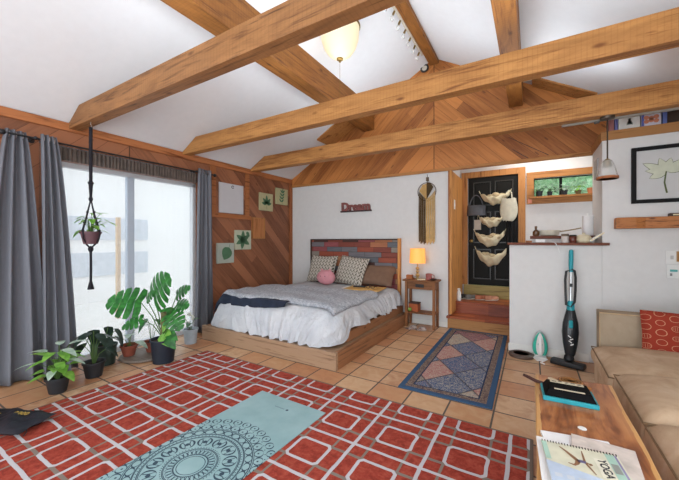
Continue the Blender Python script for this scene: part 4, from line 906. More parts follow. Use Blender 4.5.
# on the door
YH = YD-.016
def hammock(cx_, cz_, w_, h_, label):
    T = thing('hanging_basket', label, 'hanging basket', (cx_, YH, cz_), 'cloth baskets on the front door')
    def fn(u, v):
        a = u*2-1; x_ = cx_+a*w_/2; sag = (1-a*a)
        z_ = cz_+h_*.35*abs(a)**1.5+(-h_*.75*sag**.8)*(1-v)+h_*.22*v*(1-sag)+.012*sin(a*11+v*3)
        y_ = YH-.012-.13*sag**.6*sin(pi*(.08+.84*v)*.62)-.01*sin(a*9)
        return (x_, y_, z_)
    MB().grid(fn, 26, 10).build('pouch', M_cream, T, True, solid=.008, ang=80)
    mb = MB(); Rr = random.Random(int(cz_*100))
    for k in range(7): a = Rr.uniform(-.55, .55); mb.ball((cx_+a*w_/2, YH-.07, cz_+.015+Rr.uniform(-.03, .02)), (Rr.uniform(.04, .07), .04, Rr.uniform(.025, .05)), 10)
    mb.build('contents', plain('basket_cloths', '#b9a987', .9, var=.35, bump=.8, bscale=40), T, True)
    for sg in (-1, 1): MB().tube([(cx_+sg*w_/2, YH-.012, cz_+h_*.5), (cx_+sg*(w_/2+.02), YH-.005, cz_+h_*.5+.05)], .006, 5).build('tie', M_cream, T)
hammock(-.50, 1.93, .42, .15, 'cloth basket full of pale fabric at the top of the front door')
hammock(-.55, 1.57, .36, .14, 'cloth basket on the front door, second from the top, between the two bags')
hammock(-.575, 1.30, .43, .19, 'cloth basket with crumpled tan stuff on the front door, third from the top')
hammock(-.555, 1.01, .44, .21, 'lowest cloth basket on the front door')
T = thing('tote_bag', 'grey tote bag hanging on the front door near the jamb', 'bag', (-.77, YH, 1.7))
MB().grid(lambda u, v: (-.90+.27*u+(.02*(u-.5))*(1-v), YH-.02-.09*sin(pi*u)**.5*(.4+.6*(1-v)), 1.655+.17*v), 16, 8).build('bag_body', plain('grey_felt', '#56595f', .95, bump=.5), T, True, solid=.01)
for q in (0, .03): MB().tube([(-.87+.20*k/10, YH-.02-q, 1.825+.16*sin(pi*k/10)**.7) for k in range(11)], .008, 6).build('handle', plain('grey_felt', '#56595f'), T, True)
T = thing('cloth_bag', 'white canvas drawstring bag hanging on the front door latch side', 'bag', (-.30, YH, 1.6))
def fnb(u, v):
    a = u*2*pi; r_ = .105*(.55+.45*sin(pi*min(1, .25+.75*(1-v)))**.6)*(1-.0*v); return (-.305+r_*cos(a)*1.12+.01*sin(3*a+5*v), YH-.055+.05*sin(a), 1.56+.34*v+.008*sin(a*5))
mb = MB(); mb.grid(fnb, 26, 12, True); mb.build('bag_body', plain('white_canvas', '#c9c6b3', .9, var=.1, bump=.8, bscale=25), T, True)
MB().tube([(-.35, YH-.05, 1.88), (-.34, YH-.03, 1.99), (-.305, YH-.02, 2.03), (-.27, YH-.03, 1.99), (-.26, YH-.05, 1.88)], .010, 6).build('handle', plain('white_canvas', '#c9c6b3'), T, True)
T = thing('garment', 'dark cloth hanging below the canvas bag on the front door', 'clothing', (-.26, YH, 1.2))
MB().grid(lambda u, v: (-.34+.15*u+.01*sin(u*9), YH-.02-.02*sin(u*14)**2, 1.05+.50*v), 16, 6).build('cloth', plain('black_cloth', '#191a1b', .95), T, True, solid=.01)
T = thing('paper_note', 'pale card hanging on the front door under the grey tote bag', 'card', (-.75, YH, 1.5))
MB().box(-.80, YH-.03, 1.43, -.70, YH-.026, 1.59).build('card', plain('note_card', '#b5ada0', .8), T)
MB().tube([(-.75, YH-.028, 1.59), (-.75, YH-.02, 1.66)], .002, 5).build('string', M_cream, T)
# shoes on the raised floor
for i, (a, b, rz, cc) in enumerate(((-.93, 5.27, 1.15, '#2c2a29'), (-.80, 5.29, 1.0, '#6f6d68'), (-.66, 5.31, .9, '#a8674a'), (-.52, 5.33, .85, '#c08a6c'))):
    T = thing('shoe', ('black shoe on the raised floor against the jamb', 'dark grey shoe on the raised floor, second from the jamb', 'reddish shoe on the raised floor, third from the jamb', 'light tan shoe on the raised floor, farthest from the jamb')[i], 'shoe', (0, 0, 0), 'shoes by the front door')
    mt = plain('shoe_%d' % i, cc, .7, var=.15)
    MB().ball((0, 0, .012), (.125, .045, .012), 18).build('sole', plain('shoe_sole', '#cfc7b8'), T, True)
    MB().ball((.04, 0, .035), (.085, .043, .035), 16).build('upper', mt, T, True); MB().lathe([(.042, .02), (.04, .075), (.033, .075), (.03, .03)], (-.06, 0, 0), 16, sx=1.35).build('collar', mt, T, True)
    T.location = (a, b, .348); T.rotation_euler.z = rz
T = thing('white_bottle', 'white spray bottle standing in the doorway beside the shoes', 'bottle', (-.955, 5.12, .348))
MB().lathe([(.03, .348), (.033, .40), (.03, .47), (.012, .50)], (-.955, 5.12, 0), 18).build('bottle_body', M_wplas, T, True); MB().box(-.975, 5.11, .50, -.935, 5.13, .53).build('nozzle', M_wplas, T, bevel=.003)

# ================================================================== picture wall
YW = 4.15
T = thing('framed_picture', 'black framed picture of a single white lotus flower above the wood shelf', 'picture', (1.1, YW, 1.6))
mb = MB(); casing(mb, .829, 1.40, 1.612, 2.15, .035, YW, .03); mb.build('picture_frame', plain('black_frame', '#0f0f10', .6, spec=.2), T, bevel=.003)
pr = MB().box(.864, YW-.012, 1.647, 1.365, YW, 2.115).build('print', plain('print_paper', '#c3c4c4', .6, var=.02), T)
def pleaf(mb, x0_, z0_, a_, L, W, q=0): mb.leaf((x0_, YW-.0128-q, z0_), (cos(a_), 0, sin(a_)), (0, -1, 0), L, W, 0, 0, 0, 9)
fx, fz = 1.075, 1.90
mbp = MB(); mbl = MB()
for k, (a_, L, W) in enumerate(((150, .19, .07), (172, .15, .06), (205, .13, .07), (40, .17, .07), (15, .19, .07), (75, .13, .07), (110, .14, .07))):
    pleaf(mbl, fx, fz, radians(a_), L, W, -.0003); pleaf(mbp, fx+.003*cos(radians(a_)), fz+.003*sin(radians(a_)), radians(a_), L*.955, W*.86, .0006+.0001*k)
mbl.build('petal_outline', plain('petal_line', '#5f6a4c', .7), pr); mbp.build('petal', plain('petal_fill', '#c3c8b4', .7), pr)
MB().tube([(fx, YW-.0125, fz), (fx-.012, YW-.0125, 1.80), (fx+.005, YW-.0125, 1.70)], [.006, .007, .008], 5).build('flower_stem', plain('stem_line', '#59653f', .7), pr)
T = thing('wall_shelf', 'live edge floating wood shelf under the lotus picture', 'shelf', (1.1, YW, 1.37))
mb = MB(); P_ = []
for k in range(13): P_.append((.70+.85*k/12, YW-.115-.012*sin(k*1.3)-.006*sin(k*3.7)))
poly = [(.70, YW)]+P_+[(1.55, YW)]; mb.prism([(a, b, 1.37) for a, b in poly], (0, 0, .105)); mb.build('board', wood('live_edge', '#a96c3c', '#5a3018', 0, 1.6), T, bevel=.006)
T = thing('remote_control', 'small dark box lying on the live edge shelf', 'box', (1.13, 4.09, 1.476))
MB().box(1.08, 4.06, 1.476, 1.25, 4.12, 1.505).build('body', plain('dark_brown_box', '#4a382e', .6), T, bevel=.003); MB().box(1.10, 4.058, 1.484, 1.20, 4.06, 1.496).build('label_strip', M_cream, T)
T.name = 'small_box'
T = thing('wall_plate', 'double switch and socket plate with teal night light on the wall beside the sofa', 'wall plate', (1.12, YW, .9))
MB().box(1.075, YW-.008, 1.035, 1.165, YW, 1.16).build('switch_plate', M_wplas, T, bevel=.002); MB().box(1.08, YW-.012, .905, 1.18, YW, 1.03).build('socket_plate', M_wplas, T, bevel=.002)
MB().box(1.105, YW-.013, 1.08, 1.125, YW-.008, 1.115).build('toggle', plain('toggle_grey', '#b9bab9'), T); MB().box(1.145, YW-.035, 1.06, 1.168, YW-.009, 1.155).build('wooden_tag', wood('tag_wood', '#b98a55', '#8a6237', 2, knots=False), T)
MB().box(1.10, YW-.018, .965, 1.15, YW-.012, .985).build('night_light', plain('teal_light', '#4fa7a4', .4), T); MB().box(1.10, YW-.016, .925, 1.115, YW-.012, .95).build('socket', plain('socket_grey', '#8a8b8b'), T)
# loft things
for i, (a, b, z1, cc, lab) in enumerate(((.665, .705, 2.56, '#8a5a5a', 'thin reddish book at the open end of the loft ledge'), (.71, .735, 2.56, '#5a5f92', 'thin blue book between reddish and white books on loft ledge'), (.74, .90, 2.57, '#c6c6c2', 'wide white picture book face out on loft ledge'), (.91, 1.05, 2.57, '#b9b7c4', 'picture book with orange flowers on its cover on loft ledge'), (1.06, 1.09, 2.57, '#54639c', 'blue spined book next to the dark box on loft ledge'))):
    T = thing('picture_book', lab, 'book', ((a+b)/2, 4.2, 2.353), 'books on the loft ledge')
    MB().box(a, 4.17, 2.353, b, 4.30, z1).build('cover', plain('book_'+cc, cc, .6, var=.06), T, bevel=.002); MB().box(a+.004, 4.175, z1, b-.004, 4.295, z1+.002).build('pages', M_paper, T)
    if i == 2:
        mb = MB()
        for k in range(5): mb.leaf((.80+.012*k, 4.169, 2.39), (cos(1.1+k*.25), 0, sin(1.1+k*.25)), (0, -1, 0), .075, .02, 0, 0, 0, 6)
        mb.build('cover_art', plain('cover_grey_green', '#8d948c'), T)
    if i == 3:
        mb = MB()
        for k in range(6): mb.lathe([(0, 0), (.020, 0), (.020, .0008)], (.945+.035*(k % 3), 4.169, 2.40+.03*(k//3)+.008*(k % 2)), 12, Matrix.Rotation(pi/2, 3, 'X'))
        mb.build('cover_art', plain('cover_orange', '#b9765a'), T)
        MB().box(.911, 4.1685, 2.354, .93, 4.17, 2.565).build('spine_band', plain('book_blue', '#5560a0'), T)
T = thing('storage_box', 'dark brown box next to the blue spined book on the loft ledge', 'box', (1.17, 4.3, 2.353))
MB().box(1.10, 4.20, 2.353, 1.24, 4.45, 2.47).build('box_body', plain('dark_brown_card', '#3c2c22', .7), T, bevel=.004); MB().box(1.095, 4.195, 2.47, 1.245, 4.455, 2.485).build('lid', plain('dark_brown_card2', '#33251d', .7), T)

# ================================================================== vacuum, iron, disc
T = thing('stick_vacuum', 'black and teal stick vacuum standing against the half wall', 'vacuum cleaner', (.315, 3.92, 0))
RR = Rz(radians(-19))
MB().obox((.305, 3.895, .032), (.285, .10, .05), RR).build('floor_head', M_black, T, bevel=.012)
MB().lathe([(.02, .04), (.045, .07), (.04, .10), (.02, .12)], (.318, 3.93, 0), 16).build('neck', M_black, T, True)
VX = .325; lean = lambda zz: 3.935+.14*(zz-.06)/1.1
def vl(prof, name, mat, sx=1, sy=1):
    mb = MB(); n = 22
    vs = []; fs = []
    for r_, zz in prof: vs += [(VX+.0+.02*zz+cos(2*pi*i/n)*r_*sx, lean(zz)+sin(2*pi*i/n)*r_*sy, zz) for i in range(n)]
    for k in range(len(prof)-1):
        for i in range(n): fs.append((k*n+i, k*n+(i+1) % n, (k+1)*n+(i+1) % n, (k+1)*n+i))
    fs += [tuple(range(n-1, -1, -1)), tuple(range((len(prof)-1)*n, len(prof)*n))]
    mb.add(vs, fs); return mb.build(name, mat, T, True)
vl([(.03, .09), (.045, .12), (.062, .22), (.072, .33), (.066, .42), (.042, .53), (.03, .58)], 'dust_body', plain('dark_smoke_plastic', '#24282c', .25, var=.1), 1.0, .8)
vl([(.034, .55), (.034, .61), (.02, .64)], 'collar', M_teal)
MB().obox((VX+.007, lean(.42)-.062, .42), (.035, .03, .08)).build('button', M_teal, T, bevel=.012)
mb = MB()
for k, (a, b) in enumerate(((-.01, .30), (.006, .275), (-.004, .25), (.010, .225))): mb.obox((VX+a*1.0+.004, lean(b)-.064, b), (.03, .006, .008), Matrix.Rotation(.7-(k % 2)*1.2, 3, 'Y'))
mb.build('maker_mark', M_wplas, T)
MB().cyl((VX+.013, lean(.62), .62), (VX+.019, lean(.96), .96), .011, n=12).build('tube', M_chrome, T, True)
MB().tube([(VX+.019, lean(.93), .93), (VX+.02, lean(1.0), 1.0), (VX+.023, lean(1.1), 1.10), (VX+.024, lean(1.14)+.0, 1.145), (VX+.024, lean(1.14)+.03, 1.15), (VX+.022, lean(1.1)+.045, 1.10), (VX+.02, lean(1.0)+.03, 1.0), (VX+.02, lean(.95)+.005, .95)], .019, 10).build('handle', M_teal, T, True)
mb = MB()
for q in range(3):
    o_ = .007*q; mb.tube([(VX+.02, lean(.95)-.02, .955), (VX-.015-o_, lean(.93)-.02, .94), (VX-.025-o_, lean(.85)-.015, .85), (VX-.022-o_, lean(.7)-.01, .70), (VX-.02-o_, lean(.60)-.02, .60), (VX+.01, lean(.58)-.04, .585), (VX+.035+o_, lean(.62)-.02, .63), (VX+.045+o_, lean(.75)-.01, .75), (VX+.048+o_, lean(.88)-.01, .88), (VX+.038+o_, lean(.94)-.02, .95), (VX+.02, lean(.955)-.025, .965)], .0045, 5)
mb.build('power_cord', plain('black_cord', '#2b2b2d', .5), T, True); MB().obox((VX+.016, lean(.80)-.018, .80), (.025, .02, .035)).build('cord_hook', M_black, T, bevel=.004)
# iron standing on its heel, sole against the wall
IX, IY = .075, 4.06
T = thing('steam_iron', 'white and aqua steam iron standing upright on the tiles by the half wall', 'iron', (IX, IY, 0))
def tear(w_, h_, y_, n=26): return [(IX+w_*sin(2*pi*k/n)*(1-.0*k)*(1 if True else 1)*(.55+.45*(1-((1-cos(2*pi*k/n))/2)))**1.0, y_, h_*(1-cos(2*pi*k/n))/2) for k in range(n)]
MB().prism(tear(.092, .285, IY+.035), (0, -.015, 0)).build('soleplate', M_chrome, T, bevel=.002)
MB().prism([(a, b, c_+.004) for a, b, c_ in tear(.086, .262, IY+.02)], (0, -.04, 0)).build('body', M_aqua, T, bevel=.012)
MB().prism([(IX+(a-IX)*.55, b, .03+c_*.9) for a, b, c_ in tear(.085, .262, IY-.02)], (0, -.03, 0)).build('upper_shell', M_wplas, T, bevel=.010)
MB().tube([(IX, IY-.045, .06), (IX, IY-.095, .07), (IX, IY-.10, .13), (IX, IY-.08, .19), (IX, IY-.045, .215)], [.018, .02, .018, .017, .014], 10).build('handle', M_wplas, T, True)
MB().ball((IX, IY-.05, .15), (.022, .012, .022), 12).build('dial', M_aqua, T, True)
MB().box(IX-.055, IY-.10, 0, IX+.055, IY+.02, .03).build('heel_rest', M_wplas, T, bevel=.008)
MB().tube([(IX-.02, IY-.10, .05), (IX-.06, IY-.13, .03), (IX-.03, IY-.15, .008), (IX+.03, IY-.14, .02), (IX+.06, IY-.13, .03), (IX+.02, IY-.16, .012), (IX+.0, IY-.19, .006), (IX+.035, IY-.22, .006)], .007, 6).build('cord', M_wplas, T, True)
T = thing('round_tray', 'flat dark brown round disc on the tiles beside the iron', 'round tray', (-.095, 4.0, 0))
MB().lathe([(.118, 0), (.125, .012), (.122, .026), (.112, .031), (0, .031)], (-.10, 4.0, 0), 36).build('disc', plain('dark_wood_disc', '#55443b', .5, var=.2), T, True)
MB().lathe([(.075, .0311), (.08, .034), (.085, .0311)], (-.10, 4.0, 0), 32).build('raised_ring', plain('dark_wood_ring', '#6a5448', .5), T, True)

# ================================================================== sofa
s = SH('tan_microfibre', .9, .12); f = s.noise(s.scaled(1, 1, 1), 5, 5, .6, .65); s.col(s.ramp(f, [(.3, '#ab9176'), (.55, '#c0a78c'), (.75, '#cdb79f')])); s.bump(s.noise(s.scaled(1, 1, 1), 14, 4), .35, .012); M_sofa = s.m
M_pipe = plain('sofa_piping', '#7a6248', .8)
T = thing('sofa', 'tan microfibre sectional sofa along the far side of the coffee table', 'sofa', (1.0, 2.5, 0))
def pad(name, x0_, y0_, z0_, x1_, y1_, z1_, crown=.03, rb=.045, pipe=True):
    mb = MB()
    n = 18
    def fn(u, v):
        a, b = u*2-1, v*2-1; e = ((1-a**4)*(1-b**4))**.5
        return (x0_+(x1_-x0_)*u, y0_+(y1_-y0_)*v, z1_+crown*e+.006*sin(u*9+v*4)*e)
    mb.grid(fn, n, n); k = n*n; ring = [i for i in range(n)]+[j*n+n-1 for j in range(1, n)]+[n*n-1-i for i in range(1, n)]+[(n-1-j)*n for j in range(1, n-1)]
    lo = len(mb.v); vv = [mb.v[i] for i in ring]; mid = [V((p.x+(p.x-(x0_+x1_)/2)*.012, p.y+(p.y-(y0_+y1_)/2)*.012, (z0_+z1_)/2)) for p in vv]; bot = [V((p.x, p.y, z0_)) for p in vv]; mb.v += mid+bot; L_ = len(ring)
    for i in range(L_):
        j = (i+1) % L_; mb.f.append([ring[j], ring[i], lo+i, lo+j]); mb.f.append([lo+j, lo+i, lo+L_+i, lo+L_+j]); mb.mi += [0, 0]
    mb.f.append([lo+L_+i for i in range(L_-1, -1, -1)]); mb.mi.append(0)
    o = mb.build(name, M_sofa, T, True, bevel=.022, ang=50)
    if pipe:
        pts = [p+V((0, 0, .002)) for p in vv]+[vv[0]]; MB().tube(pts, .0045, 5).build('piping', M_pipe, o, True)
    return o
XS = 1.58
MB().box(.475, .35, .03, XS, 2.755, .23).build('base', M_sofa, T, bevel=.02)
MB().box(.46, 2.76, .03, XS, 3.52, .22).build('base', M_sofa, T, bevel=.02)
pad('seat_cushion', .462, 2.095, .235, 1.34, 2.745, .365, .085)
pad('seat_cushion', .462, 1.44, .235, 1.34, 2.085, .365, .085)
pad('seat_cushion', .462, .79, .235, 1.34, 1.43, .365, .085)
pad('corner_pad', .44, 2.765, .225, XS, 3.50, .335, .08)
MB().box(1.36, .35, .235, XS, 2.75, .66).build('backrest', M_sofa, T, bevel=.05)
b_ = MB(); b_.grid(lambda u, v: (.505+(XS-.505)*u, 3.535+.03*v-.025*sin(pi*u)*sin(pi*v), .10+.53*v), 20, 12); b_.grid(lambda u, v: (.505+(XS-.505)*(1-u), 3.70+.03*v, .10+.53*v), 20, 12)
b_.add([(.505, 3.535, .10), (.505, 3.70, .10), (.505, 3.73, .63), (.505, 3.565, .63), (XS, 3.535, .10), (XS, 3.70, .10), (XS, 3.73, .63), (XS, 3.565, .63)], [(0, 3, 2, 1), (4, 5, 6, 7), (3, 7, 6, 2), (0, 1, 5, 4)])
s = SH('tan_grey_upholstery', .9, .12); s.col(s.ramp(s.noise(s.scaled(1, 1, 1), 6, 4), [(.3, '#96856f'), (.7, '#aa9a85')])); bb = b_.build('backrest', s.m, T, True)
MB().tube([(.505, 3.535, .12), (.505, 3.563, .625), (XS, 3.563, .632)], .006, 5).build('piping', plain('sofa_light_piping', '#bfa684', .8), bb, True)
for a, b in ((.52, .45), (.52, 3.4), (1.5, .45), (1.5, 3.4)): MB().box(a, b, 0, a+.05, b+.05, .03).build('foot', M_dark, T)
s = SH('red_cushion_cloth', .9, .1); x = s.xyz(); a = s.mul(x[0], 12.0); b = s.mul(x[2], 13.5); ia = s.fl(a)
ub, fa = s.add(b, s.mul(s.M('FLOORED_MODULO', ia, 2.0), .5)), s.sub(s.fr(a), .5); fb = s.sub(s.fr(ub), .5); hsh = s.hash(ia, s.fl(ub))
wv = s.mul(s.sub(s.noise(s.scaled(1, 1, 1), 14, 1), .5), .25)
rr = s.M('SQRT', s.add(s.mul(s.mul(fa, fa), s.add(1.0, hsh)), s.mul(s.mul(fb, fb), s.add(1.3, s.mul(hsh, 1.4))))); ol = s.lt(s.ab(s.sub(s.add(rr, wv), .40)), .028)
dt = s.mul(s.lt(rr, .30), s.lt(s.ab(s.sub(s.fr(s.mul(fa, 7.0)), .5)), .09)); dt = s.mul(dt, s.gt(hsh, .45))
s.col(s.mix(s.mx(ol, dt), '#93392b', '#bd8f70'))
cushion('throw_cushion', (.985, 3.42, .345), .46, .35, .13, radians(-14), radians(-3), s.m, 'red square cushion with looping outline pattern on the sofa', 'cushion', .2)

# ================================================================== coffee table
s = SH('slab_table_wood', .28, .45); x = s.xyz()
gr = s.noise(s.vec(s.mul(x[0], 13.0), s.mul(x[1], 1.5), s.mul(x[2], 10.0)), 1.3, 6, 1.6, .6); big = s.noise(s.vec(s.mul(x[0], 5.0), s.mul(x[1], 2.6), 1.0), 1, 2, 1.2)
c = s.ramp(s.add(s.mul(gr, .55), s.mul(big, .5)), [(.33, '#55290f'), (.46, '#854c28'), (.56, '#a96b3d'), (.70, '#c08653')])
wv = s.mul(s.sub(s.noise(s.vec(0.0, s.mul(x[1], 3.0), 0.0), 1.5, 3), .5), .03); ed = s.gt(s.ab(s.add(s.sub(x[0], .0), wv)), .170)
s.col(s.mix(s.mul(ed, .85), c, '#cf9f62')); M_tab = s.m
TX, TY = .205, 1.6
T = thing('coffee_table', 'long narrow live edge wooden coffee table before the sofa', 'coffee table', (TX, TY, 0))
pl_ = [(.015+.002*sin(k*1.7), .55+1.80*k/16) for k in range(17)]; pr_ = [(.392+.0025*sin(k*1.3+1), 2.385-1.83*k/16) for k in range(17)]
MB().prism([(a, b, .375) for a, b in (pr_+pl_)[::-1]][::-1], (0, 0, .045)).build('top', M_tab, T, bevel=.006)
for a, b in ((.06, .65), (.06, 2.24), (.34, .65), (.34, 2.24)): MB().box(a-.025, b-.025, 0, a+.025, b+.025, .375).build('leg', wood('table_leg_wood', '#8a5530', '#5a3218', 2, knots=False), T, bevel=.004)
TZ = .4205
# black box on a teal base
cxb, cyb = .162, 2.075; RR = Rz(radians(3))
T = thing('lidded_box', 'black box with cream strips on a teal base on the coffee table', 'box', (cxb, cyb, TZ))
def quadring(z0_, z1_, w0, d0, w1, d1):
    vs = [V((cxb, cyb, 0))+RR@V((sx*w_/2, sy*d_/2, zz)) for zz, w_, d_ in ((z0_, w0, d0), (z1_, w1, d1)) for sx, sy in ((-1,-1),(1,-1),(1,1),(-1,1))]
    return MB().add(vs, [(0,3,2,1),(4,5,6,7),(0,1,5,4),(1,2,6,5),(2,3,7,6),(3,0,4,7)])
quadring(TZ, TZ+.022, .235, .175, .235, .175).build('base', plain('teal_base', '#2a929e', .5), T, bevel=.003)
lid = quadring(TZ+.0221, TZ+.058, .220, .160, .180, .128).build('lid', plain('gloss_black', '#08080a', .7, spec=.1), T, bevel=.004)
MB().obox(V((cxb, cyb, TZ+.0585))+RR@V((0, .045, 0)), (.150, .030, .0012), RR).build('cream_strip', plain('strip_cream', '#c9bfa6', .6), lid)
vs = V((cxb, cyb, 0))+RR@V((0, -.055, 0)); MB().obox((vs.x, vs.y, TZ+.0585), (.130, .014, .0012), RR).build('cream_strip', plain('strip_cream', '#c9bfa6'), lid)
mb = MB()
for k in range(5):
    for yo in (.045,): mb.obox(V((cxb, cyb, TZ+.0593))+RR@V((-.056+.028*k, yo+.006*(k % 2), 0)), (.018, .008, .0008), Rz(.4*(k % 3)))
mb.build('strip_marks', plain('mark_dark', '#3a342c'), lid)
T = thing('wooden_coaster', 'round brown wooden coaster with spiral grain at the far end of coffee table', 'coaster', (.20, 2.30, TZ))
MB().lathe([(.062, TZ), (.066, TZ+.006), (.062, TZ+.012), (0, TZ+.012)], (.195, 2.30, 0), 30).build('disc', plain('coaster_brown', '#7a4a2a', .5, var=.25), T, True)
for r_ in (.02, .035, .05): MB().lathe([(r_, TZ+.012), (r_+.004, TZ+.0135), (r_+.008, TZ+.012)], (.195, 2.30, 0), 28).build('ring', plain('coaster_light', '#b07a44', .5), T, True)
tag(MB().obox((.135, 2.255, TZ+.006), (.13, .022, .011), Rz(-.75)).build('cream_stick', plain('stick_cream', '#cfc0a2', .6), bevel=.003), 'cream coloured flat stick leaning by the coaster on the coffee table', 'stick')
tag(MB().obox((.235, 2.245, TZ+.006), (.10, .018, .010), Rz(.25)).build('wooden_stick', plain('stick_tan', '#a9743f', .6), bevel=.003), 'tan wooden stick lying beside the coaster on the coffee table', 'stick')
tag(MB().tube([(-.045, 2.235, TZ+.020), (-.015, 2.225, TZ+.014), (.02, 2.20, TZ+.010), (.06, 2.19, TZ+.010)], [.008, .010, .010, .007], 8).build('curved_handle', plain('dark_brown_resin', '#43221b', .4), None, True), 'dark brown curved stick poking over the edge of the coffee table', 'stick')
tag(MB().lathe([(.016, TZ), (.017, TZ+.001), (.016, TZ+.003), (0, TZ+.003)], (.19, 1.765, 0), 20).build('white_token', M_wplas, None, True), 'small white disc on the coffee table between the black box and papers', 'token')
# papers and yoga calendar
ang_ = radians(7); RR = Rz(ang_); pc = V((.165, 1.425, 0)); pk = V((.004, -.018, 0))
def sheet(name, dx, dy, w_, h_, rz, z0_, th, label, cat, mat=M_paper, group=None):
    o = MB().obox(pc+V((0, 0, z0_+th/2))+Rz(rz)@V((dx, dy, 0)), (w_, h_, th), Rz(rz)).build(name, mat, None, bevel=.0008); return tag(o, label, cat, group)
sheet('paper_stack', .0285, .0676, .24, .33, radians(11), TZ, .012, 'thick pile of white papers at the bottom of the stack on the coffee table', 'papers')
sheet('paper_sheet', -.033, .004, .22, .30, radians(3), TZ+.0122, .004, 'white sheet sticking out on the free side of the paper stack', 'paper')
sheet('photo_sheet', .060, .079, .20, .30, radians(-4), TZ+.0164, .004, 'printed sheet fanned out on the sofa side of the paper stack', 'paper', plain('photo_sheet', '#c8bdb4', .5, var=.2))
zc_ = TZ+.0206
T = thing('yoga_calendar', 'spiral bound yoga calendar with a stretching figure on top of the papers', 'calendar', (pc.x, pc.y, zc_))
def cp(u, v, q=0): return pc+pk+V((0, 0, zc_+.006+q))+RR@V((u, v, 0))
MB().obox(pc+pk+V((0, 0, zc_+.003)), (.245, .28, .006), RR).build('cover', plain('calendar_cream', '#cfcdb6', .4), T, bevel=.001)
def patch(name, u0, v0, u1, v1, mat, q=.0004): return MB().add([cp(u0, v0, q), cp(u1, v0, q), cp(u1, v1, q), cp(u0, v1, q)], [(0, 1, 2, 3)]).build(name, mat, T)
MB().add([cp(-.125, -.14, .0004), cp(.125, -.14, .0004), cp(.125, -.055, .0004), cp(-.125, .012, .0004)], [(0, 1, 2, 3)]).build('blue_band', plain('cal_blue', '#b6c5d8', .4), T)
patch('green_band', .080, -.035, .108, .134, plain('cal_green', '#a3c4b4', .4)); patch('green_edge', -.122, .02, -.105, .134, plain('cal_green', '#a3c4b4')); patch('purple_band', .109, -.04, .116, .134, plain('cal_purple', '#8d86ac', .4))
patch('title_panel', .036, -.022, .078, .088, plain('cal_title', '#dad7c4', .4), .0007); patch('photo_panel', .083, .02, .105, .075, plain('cal_photo', '#8b8f88', .4), .0007)
xd = RR@V((0, -1, 0)); yd = RR@V((1, 0, 0)); o_ = cp(.058, .033, .0014)
text('title_lettering', 'YOGA', .037, .0003, plain('cal_ink', '#20242a', .5), frame(o_, xd, yd, (0, 0, 1)), T, bold=.0006)
M_skin = plain('printed_skin', '#8f6a4e', .5); M_prp = plain('printed_purple', '#6f6a8e', .5)
def limb(pts, w_, mat, name):
    P_ = [cp(-.064+(a+.10)*.68, .116+(b-.185)*1.2, .0009) for a, b in pts]; mb = MB(); vs = []
    for i, p in enumerate(P_):
        d = (P_[min(i+1, len(P_)-1)]-P_[max(0, i-1)]).normalized(); s_ = V((-d.y, d.x, 0))*.8*(w_[i] if isinstance(w_, (list, tuple)) else w_); vs += [p+s_, p-s_]
    mb.add(vs, [(2*i, 2*i+1, 2*i+3, 2*i+2) for i in range(len(P_)-1)]); return mb.build(name, mat, T)
limb([(-.10, .185), (-.075, .165), (-.05, .14), (-.035, .125)], [.003, .006, .009, .010], M_skin, 'printed_leg'); limb([(-.085, .105), (-.06, .100), (-.045, .11), (-.035, .125)], [.003, .006, .008, .010], M_skin, 'printed_leg')
limb([(-.038, .125), (-.015, .127), (.0, .125)], [.012, .010, .011], M_prp, 'printed_torso'); limb([(.0, .125), (.012, .122)], [.006, .004], M_skin, 'printed_neck')
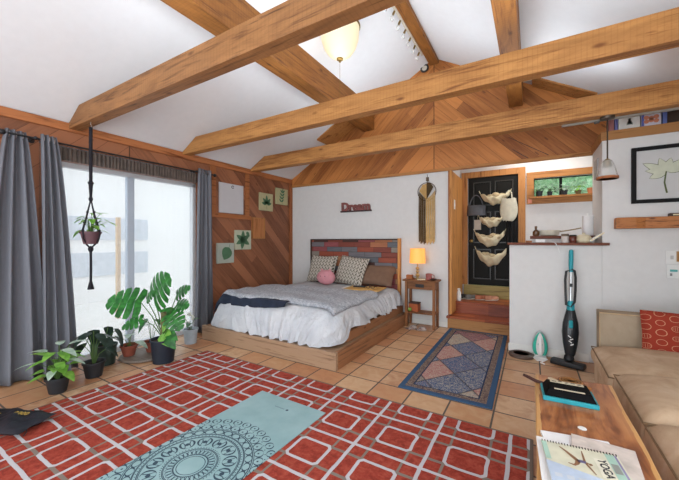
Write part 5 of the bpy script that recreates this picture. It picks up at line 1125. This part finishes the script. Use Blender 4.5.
limb([(.010, .122), (.018, .120), (.026, .118)], [.004, .009, .003], M_skin, 'printed_head'); limb([(-.004, .13), (.0, .16), (.004, .185)], [.005, .004, .002], M_skin, 'printed_arm'); limb([(-.002, .12), (.012, .095), (.022, .075)], [.005, .004, .002], M_skin, 'printed_arm')
for k in range(26): a = -.118+.00944*k; p = cp(a, .138, .0); MB().tube([p+V((0, 0, -.006)), p+RR@V((0, .006, 0)), p+V((0, 0, .004)), p+RR@V((0, -.006, 0.0))], .0012, 4).build('spiral_ring', M_dark, T)
mb = MB()
for k in range(6): mb.add([cp(-.11+.035*k, -.075, .0009), cp(-.088+.035*k, -.075, .0009), cp(-.088+.035*k, -.055, .0009), cp(-.11+.035*k, -.055, .0009)], [(0, 1, 2, 3)])
mb.build('thumbnail', plain('cal_thumb', '#c4cbd4', .4), T)

# ================================================================== black pouch on the rug
T = thing('drawstring_pouch', 'black cloth pouch with gold lettering lying on the red rug corner', 'bag', (0, 0, 0))
def fnp(sg):
    def fn(u, v):
        a, b = u*2-1, v*2-1; e = max(0, 1-abs(a)**3)**.6*max(0, 1-abs(b)**3)**.6
        return (a*.235+.012*b*b*a+.006*sin(b*6), b*.13*(1-.05*a), max(.002, .034+sg*(.034*e+.010*sin(a*8+b*4)*e+.006*sin(a*17-b*9)*e)))
    return fn
mb = MB(); mb.grid(fnp(1), 24, 16); n0 = len(mb.f); mb.grid(fnp(-1), 24, 16); mb.f[n0:] = [f[::-1] for f in mb.f[n0:]]
mb.build('pouch_body', plain('black_satin', '#191c25', .55, var=.25, bump=.5, bscale=18), T, True, ang=80)
M_gold = plain('gold_print', '#b79a4c', .5, .3)
mb = MB()
for k in range(4): a = .03+.028*k; mb.tube([(a+.010*cos(q*pi/4), .035+.014*sin(q*pi/4), .073) for q in range(9)], .0028, 5)
mb.build('gold_lettering', M_gold, T); mb = MB()
for k in range(3): mb.obox((-.11+.022*k, .0, .0765), (.006, .03, .003), Rz(.5*k-.4)); mb.obox((-.11+.022*k, .01, .0765), (.016, .006, .003))
mb.build('gold_lettering', M_gold, T); MB().tube([(.225, -.06, .035), (.245, -.07, .025), (.25, -.095, .008)], .003, 5).build('drawstring', M_black, T)
T.location = (-3.01, .685, .013); T.rotation_euler.z = radians(24)
